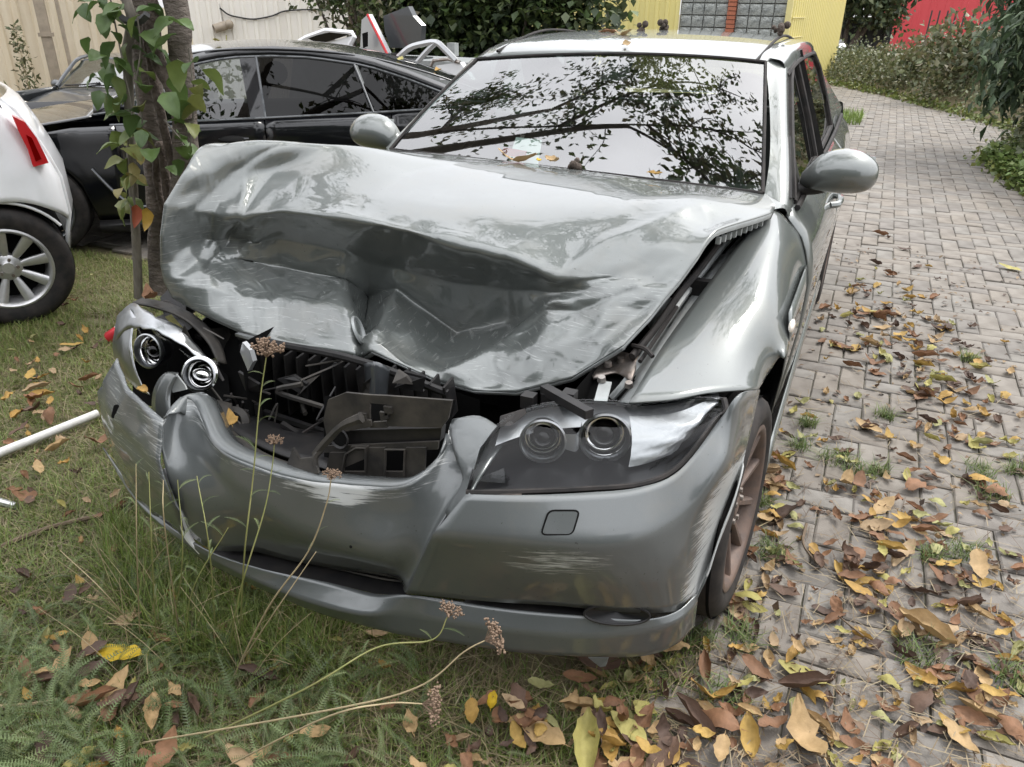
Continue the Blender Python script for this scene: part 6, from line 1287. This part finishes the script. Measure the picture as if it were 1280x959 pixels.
for k, (p0, p1, p2, lab) in enumerate((((175, 800), (171, 690), (170, 580), 'thin reddish stalk left of the bumper corner'), ((195, 800), (190, 690), (186, 590), 'thin green stalk beside the bumper corner'), ((215, 790), (228, 700), (222, 600), 'green stalk in front of the torn strip'), ((270, 800), (262, 690), (246, 595), 'green stalk with feathery leaves before the bright split'), ((225, 800), (206, 660), (204, 600), 'pale stalk before the bumper edge'), ((175, 795), (130, 740), (75, 688), 'pale bent straw stalk leaning left over the lawn'), ((300, 830), (340, 770), (395, 690), 'bare straw stalk leaning right before the bumper'), ((230, 820), (240, 740), (285, 660), 'leafy stalk curving right before the bumper centre'))):
    stalk([Gd(*p0), at(*p1, Y=-.14+.02*(k % 3)), at(*p2, Y=-.10+.02*(k % 3))], False, lab, (.3, .5, .65, .8, .95) if k not in (5, 6) else (), 'dry_stalk' if k in (0, 4, 5, 6) else 'stalk_green', .0012)
for k in range(40):
    u, v = random.uniform(140, 330), random.uniform(720, 860); p = Gd(u, v); q = p+np.array([random.uniform(-.22, .22), random.uniform(-.15, .15), random.uniform(.05, .26)])
    tag(MB().tube([p, (p+q)/2+np.array([0, 0, .02]), q], [.0010, .0006], 5, n=3).build('dry_stem', 'dry_stalk', None), 'thin dry stem rising from the yarrow in front of the bumper', 'stem', 'dry stems among the yarrow')
# ================================================================ fallen leaves
def fallen(L_, W_, curl, cup, twist, wav, seed):
    rn = np.random.default_rng(seed); V, F, s, seg = [], [], 5, 8
    for i in range(seg+1):
        t = i/seg; wv = W_*(math.sin(math.pi*min(.985, t*.97+.015)**.85))**.75*(1+.10*rn.normal()*(0 < i < seg)); bend = curl*(t-.45); z0 = L_*curl*.55*(t-.45)**2*2.2+wav*L_*.08*math.sin(t*7+seed)
        for j in range(s):
            x = (j-2)/2; V.append((x*wv/2*(1-.25*abs(cup)*abs(x)), L_*(t-.5)*(1-.12*abs(curl)), z0+cup*wv*.5*x*x+twist*x*wv*.5*(t-.5)*2+.05*wv*rn.normal()*abs(x)+.006*wav*math.sin(t*16+x*4)))
    for i in range(seg):
        for j in range(s-1): F.append((i*s+j, i*s+j+1, (i+1)*s+j+1, (i+1)*s+j))
    V = np.array(V); V[:, 2] -= V[:, 2].min(); k = len(V)
    st = np.array([(-.0012, -.5*L_, 0), (.0012, -.5*L_, 0), (.0008, -.72*L_, .004)])+np.array([0, 0, V[2, 2]]); F.append((k, k+1, k+2)); return np.r_[V, st], F
FV = [fallen(L_, L_*r, c, cu, tw_, wv, k) for k, (L_, r, c, cu, tw_, wv) in enumerate([(.12, .5, .5, .5, .2, 1), (.13, .48, .9, .3, -.3, 1), (.11, .55, .3, .9, .1, 1), (.10, .5, 1.1, .7, .4, 1.3), (.14, .42, .6, 1.2, .2, .8), (.12, .52, -.5, -.35, .3, 1.2), (.09, .55, .7, .6, -.5, 1.5), (.13, .5, .2, .35, .15, .7), (.08, .5, 1.0, 1.0, .2, 1.5), (.15, .40, .4, 1.5, -.2, .7)])]
KIND = {'russet brown': [(.24, .12, .06), (.20, .10, .05)], 'dark brown': [(.085, .05, .035), (.11, .062, .04)], 'tan': [(.40, .27, .13), (.37, .26, .15)], 'ochre': [(.40, .24, .06), (.42, .27, .07)], 'olive yellow': [(.36, .32, .10), (.32, .31, .13)], 'bright yellow': [(.62, .42, .02)]}
FM = {}
for k, cs in KIND.items():
    out = []
    for c in cs:
        for V, F in FV:
            g_ = np.clip(np.abs(V[:, 0])/(.03), 0, 1); tint = np.array(c)[None]*(1.12-.3*g_[:, None]*RNG.random((len(V), 1))); me = MB().add(V, F, tint=tint).mesh('fallen_leaf', True); me.materials.append(M['fallen']); out.append(me)
    FM[k] = out
def put_leaf(p, kind, s=None, tilt=.25, rz=None, label=None, group=None, var=None):
    o = bpy.data.objects.new('fallen_leaf', FM[kind][var if var is not None else random.randrange(len(FM[kind]))]); COL.objects.link(o); o.location = tuple(float(x) for x in p); s = s or random.choice((random.uniform(.5, .75), random.uniform(.7, 1.05))); o.scale = (s, s, s*random.uniform(.35, .8))
    fl_ = math.pi if random.random() < .25 else 0; o.rotation_euler = (random.gauss(0, tilt)+fl_*0, random.gauss(0, tilt), rz if rz is not None else random.uniform(-math.pi, math.pi)); return tag(o, label, 'leaf', group)
zones = [  # name, pixel box, count, height, colours
 ('on the pavers beside the front tyre', [(905,560),(1010,560),(1010,760),(885,790)], 46, .008, ('russet brown', 'tan', 'ochre', 'dark brown', 'olive yellow')),
 ('on the pavers at the lower right', [(1010,560),(1290,560),(1290,800),(1010,800)], 92, .008, ('russet brown', 'tan', 'ochre', 'dark brown', 'olive yellow')),
 ('on the pavers at the bottom right corner', [(1010,800),(1290,800),(1290,990),(1010,990)], 26, .008, ('russet brown', 'tan', 'ochre', 'dark brown')),
 ('at the lawn edge below the bumper corner', [(700,800),(1010,790),(1010,990),(680,990)], 62, .02, ('russet brown', 'tan', 'ochre', 'dark brown', 'olive yellow')),
 ('in the grass below the chin of the bumper', [(480,840),(700,840),(700,980),(480,980)], 20, .03, ('russet brown', 'dark brown', 'ochre', 'tan')),
 ('in the yarrow at the lower left', [(-10,700),(420,720),(420,960),(-10,960)], 30, .035, ('russet brown', 'dark brown', 'tan')),
 ('on the lawn left of the bumper', [(-10,400),(120,330),(150,560),(-10,690)], 44, .03, ('russet brown', 'tan', 'dark brown', 'ochre')),
]
def inpoly(P):
    P = np.array(P, float); lo, hi = P.min(0), P.max(0)
    while True:
        q = lo+(hi-lo)*RNG.random(2); c = False
        for i in range(len(P)):
            a, b = P[i], P[i-1]
            if (a[1] > q[1]) != (b[1] > q[1]) and q[0] < (b[0]-a[0])*(q[1]-a[1])/(b[1]-a[1])+a[0]: c = not c
        if c: return q
occ = {}
for zn, poly, n, h, ks in zones:
    seeds = [inpoly(poly) for _ in range(max(3, n//7))]
    for i in range(n):
        q = inpoly(poly)
        if random.random() < .6: sd_ = random.choice(seeds); q = q*.35+sd_*.65
        p = onground(q[0], q[1], h); key = (round(p[0]/.05), round(p[1]/.05)); lvl = occ.get(key, 0); occ[key] = lvl+1; p[2] += .012*lvl+random.uniform(0, .006); k = random.choices(ks, weights=[5, 4, 3, 3, 2][:len(ks)])[0]
        va = random.randrange(2*len(FV)); s = random.choice((random.uniform(.45, .68), random.uniform(.62, .95))); sh = ('cupped', 'curled', 'cupped', 'curled', 'rolled', 'arched', 'twisted', 'flat', 'curled', 'rolled')[va % len(FV)]; sz = 'small' if s < .6 else 'large' if s > .8 else 'medium'
        put_leaf(p, k, s, label=f'{sz} {sh} {k} fallen leaf lying {zn}', group=f'{sz} {sh} {k} leaves {zn}', tilt=.22, var=va)
# ones you can point to
for (u, v), k, s, rz, lab, va in (((147, 818), 'bright yellow', 1.0, 1.9, 'bright yellow leaf lying on the yarrow at lower left', 7), ((1002, 843), 'olive yellow', .95, 1.3, 'pale yellow green leaf flat on the pavers below the tyre', 7), ((1158, 790), 'tan', 1.25, 1.0, 'long rolled tan leaf on the pavers at right', 4), ((1145, 608), 'russet brown', 1.05, -.6, 'broad russet leaf lying cupped among leaves by the grass tuft', 5), ((675, 918), 'tan', 1.0, 1.4, 'broad tan leaf with clear ribs on the lawn below the bumper', 7), ((615, 878), 'bright yellow', .5, .3, 'small mustard yellow leaf in the grass under the chin', 2), ((735, 935), 'olive yellow', 1.3, .3, 'long yellow green leaf standing at the bottom edge', 4), ((785, 910), 'olive yellow', .8, 1.2, 'yellow heart shaped leaf below the bumper corner', 7), ((1262, 335), 'olive yellow', 1.1, 1.3, 'lone yellow leaf on the lane at the right edge', 7), ((1085, 800-265), 'tan', 1.1, .9, 'pale tan leaf beside the joint grass, largest of its cluster', 0), ((205, 945), 'russet brown', .9, .2, 'russet leaf standing upright at the bottom edge in the yarrow', 1), ((1005, 922), 'tan', 1.25, .5, 'large tan leaf cluster piece at the bottom of the pavers', 1)):
    put_leaf(onground(u, v, .035 if u < 800 else .014), k, s, .12, rz, lab, None, va)
# leaves on the car
for (p, k, s, rz, lab, va) in ((at(645, 204, Y=1.54)+np.array([0, 0, .006]), 'tan', 1.35, 1.45, 'large curled tan leaf at the foot of the windscreen', 1), (at(690, 204, Y=1.54)+np.array([0, 0, .006]), 'tan', 1.0, .9, 'folded tan leaf beside the larger one at the windscreen foot', 3), (at(673, 203, Y=1.57)+np.array([0, 0, .006]), 'bright yellow', .4, .2, 'small yellow leaf scrap between two tan leaves on the bonnet', 2), (at(818, 221, Y=1.52)+np.array([0, 0, .008]), 'ochre', .5, 1.5, 'small ochre leaf at the windscreen foot, right of centre', 2), (at(497, 205, Y=1.16)+np.array([0, 0, .006]), 'olive yellow', .55, 1.4, 'small dry yellow leaf with dark edge on the bonnet ridge', 5), (at(395, 249, Y=.82)+np.array([0, 0, .006]), 'dark brown', .38, .6, 'small dark red leaf with a stalk on the crushed bonnet', 3), (at(783, 60, Y=2.2)+np.array([0, 0, .012]), 'tan', .7, .4, 'curled tan leaf at the front edge of the roof', 0), (at(778, 46, Y=2.5)+np.array([0, 0, .008]), 'tan', .75, 1.2, 'dry tan leaf on top of the roof', 1), (at(760, 44, Y=2.6)+np.array([0, 0, .008]), 'russet brown', .7, 1.5, 'russet leaf farther back on the roof', 4), (at(640, 64, Y=2.25)+np.array([0, 0, .008]), 'olive yellow', .7, 1.2, 'olive leaf on the roof edge above the windscreen corner', 7), (at(180, 494, Z=.63)+np.array([0, 0, .01]), 'ochre', .5, 1.2, 'ochre leaf resting on the bumper beside the torn strip', 4), (at(190, 381, Y=.5)+np.array([0, 0, .02]), 'russet brown', .7, 1.0, 'russet leaf lying on the broken headlamp', 1), (at(298, 525, Y=.30)+np.array([0, -.02, .0]), 'ochre', .55, .8, 'ochre leaf caught inside the grille mouth', 1), (at(60, 141, Y=3.0)*0+BL([(.55, .7, .92)])[0], 'olive yellow', .8, .5, 'yellow leaf on the bonnet of the black car', 4), (BL([(2.2, .6, 1.45)])[0], 'olive yellow', .9, 1.0, 'yellow leaf on the roof of the black car', 7), (BL([(3.6, .5, 1.32)])[0], 'olive yellow', .9, .3, 'yellow leaf on the rear roof slope of the black car', 7), (BL([(3.9, .45, 1.24)])[0], 'ochre', .9, .8, 'ochre leaf above the rear quarter window of the black car', 1)):
    put_leaf(p, k, s, .15, rz, lab, None, va)
tag(MB().tube([at(343, 236, Y=.86)+np.array([0, 0, .004]), at(362, 249, Y=.82)+np.array([0, 0, .003]), at(372, 247, Y=.83)+np.array([0, 0, .008]), at(382, 239, Y=.85)+np.array([0, 0, .010]), at(392, 247, Y=.83)+np.array([0, 0, .004])], .0028, 6, n=4).build('stick', 'twig', None), 'thin bent twig lying on the crushed bonnet', 'stick')
for k, (u, v, y) in enumerate(((717, 212, 1.57), (802, 40, 2.75), (829, 37, 2.9), (974, 40, 2.7))):
    p = at(u, v, Y=y)+np.array([0, 0, .01]); b = MB()
    for _ in range(9): b.sphere(p+RNG.normal(size=3)*.012, RNG.uniform(.006, .016), 7, 5)
    tag(b.build('seed_husk', 'bark_dark', None), ('black shrivelled husk at the foot of the windscreen', 'dark husk beside the tan leaf on the roof', 'small dark husk right of the leaves on the roof', 'dark husk at the right corner of the roof')[k], 'husk')
# the many smaller leaves farther up the lane, past the ones counted singly
qs = [inpoly([(1005,450),(1035,280),(1110,290),(1240,400),(1290,540),(1290,600)]) for _ in range(20)]; bv, bf, bc, nn_ = [], [], [], 0
for k in range(620):
    q = qs[random.randrange(20)]*.55+inpoly([(990,480),(1035,270),(1130,270),(1290,420),(1290,610)])*.45 if k < 190 else inpoly([(905,560),(1010,470),(1290,560),(1290,990),(700,990),(740,840),(900,790)]) if k < 520 else inpoly([(-10,400),(120,330),(150,560),(300,720),(700,850),(700,990),(-10,990)])
    p = onground(q[0], q[1], .005 if k < 520 else .025); V, F = FV[random.randrange(len(FV))]; a = random.uniform(0, 6.28); s = random.uniform(.4, .9) if k < 190 else random.uniform(.3, .62); R_ = np.array([[math.cos(a), -math.sin(a), 0], [math.sin(a), math.cos(a), 0], [0, 0, .7]])
    bv.append(V@R_.T*s+p); bf += [tuple(i+nn_ for i in f) for f in F]; nn_ += len(V); bc.append(np.tile(np.array(random.choice(random.choice([KIND[x] for x in ('tan', 'ochre', 'dark brown', 'olive yellow', 'russet brown')]))), (len(V), 1)))
lf_ = MB().add(np.concatenate(bv), bf, tint=np.concatenate(bc)).build('lane_leaves', 'fallen'); tag(lf_, kind='stuff', label='smaller fallen leaves strewn over the paved lane and lawn')
# crumbs and small litter over the paving
n = 2600; xq = RNG.uniform(.6, 3.4, n); yq = -.6+5.5*RNG.random(n)**1.6; ok = in_pave(xq, yq); P = np.stack([xq, yq, 0*xq+.006], 1)[ok]
tag(foliage('leaf_litter', leaves_mesh('litter', P, .030, [(.16, .10, .06), (.24, .17, .10), (.09, .06, .045)], .6, droop=.0), None, 'fallen'), kind='stuff', label='crumbled leaf bits scattered over the paving')
n = 1500; q = np.array([inpoly([(900,430),(1290,480),(1290,990),(700,990),(870,780)]) for _ in range(n)]); Pz = np.array([onground(u, v, .01) for u, v in q]); th = RNG.random(n)*6.28; l = RNG.uniform(.01, .05, n); d = np.stack([np.cos(th), np.sin(th), 0*th], 1); s_ = np.stack([-np.sin(th), np.cos(th), 0*th], 1)*.0012
V = np.stack([Pz-d*l[:, None]-s_, Pz-d*l[:, None]+s_, Pz+d*l[:, None]+s_, Pz+d*l[:, None]-s_], 1)+np.array([0, 0, 0]); V[:, 2:, 2] += RNG.uniform(0, .012, (n, 1)); C = np.repeat(np.array([(.30, .24, .15), (.12, .085, .06), (.20, .15, .09)])[RNG.integers(3, size=n)], 4, 0)
tag(foliage('straw_litter', fastmesh('straw', V.reshape(-1, 3), np.arange(n*4).reshape(-1, 4), C), None, 'fallen'), kind='stuff', label='fine straw and twig bits on the paving')
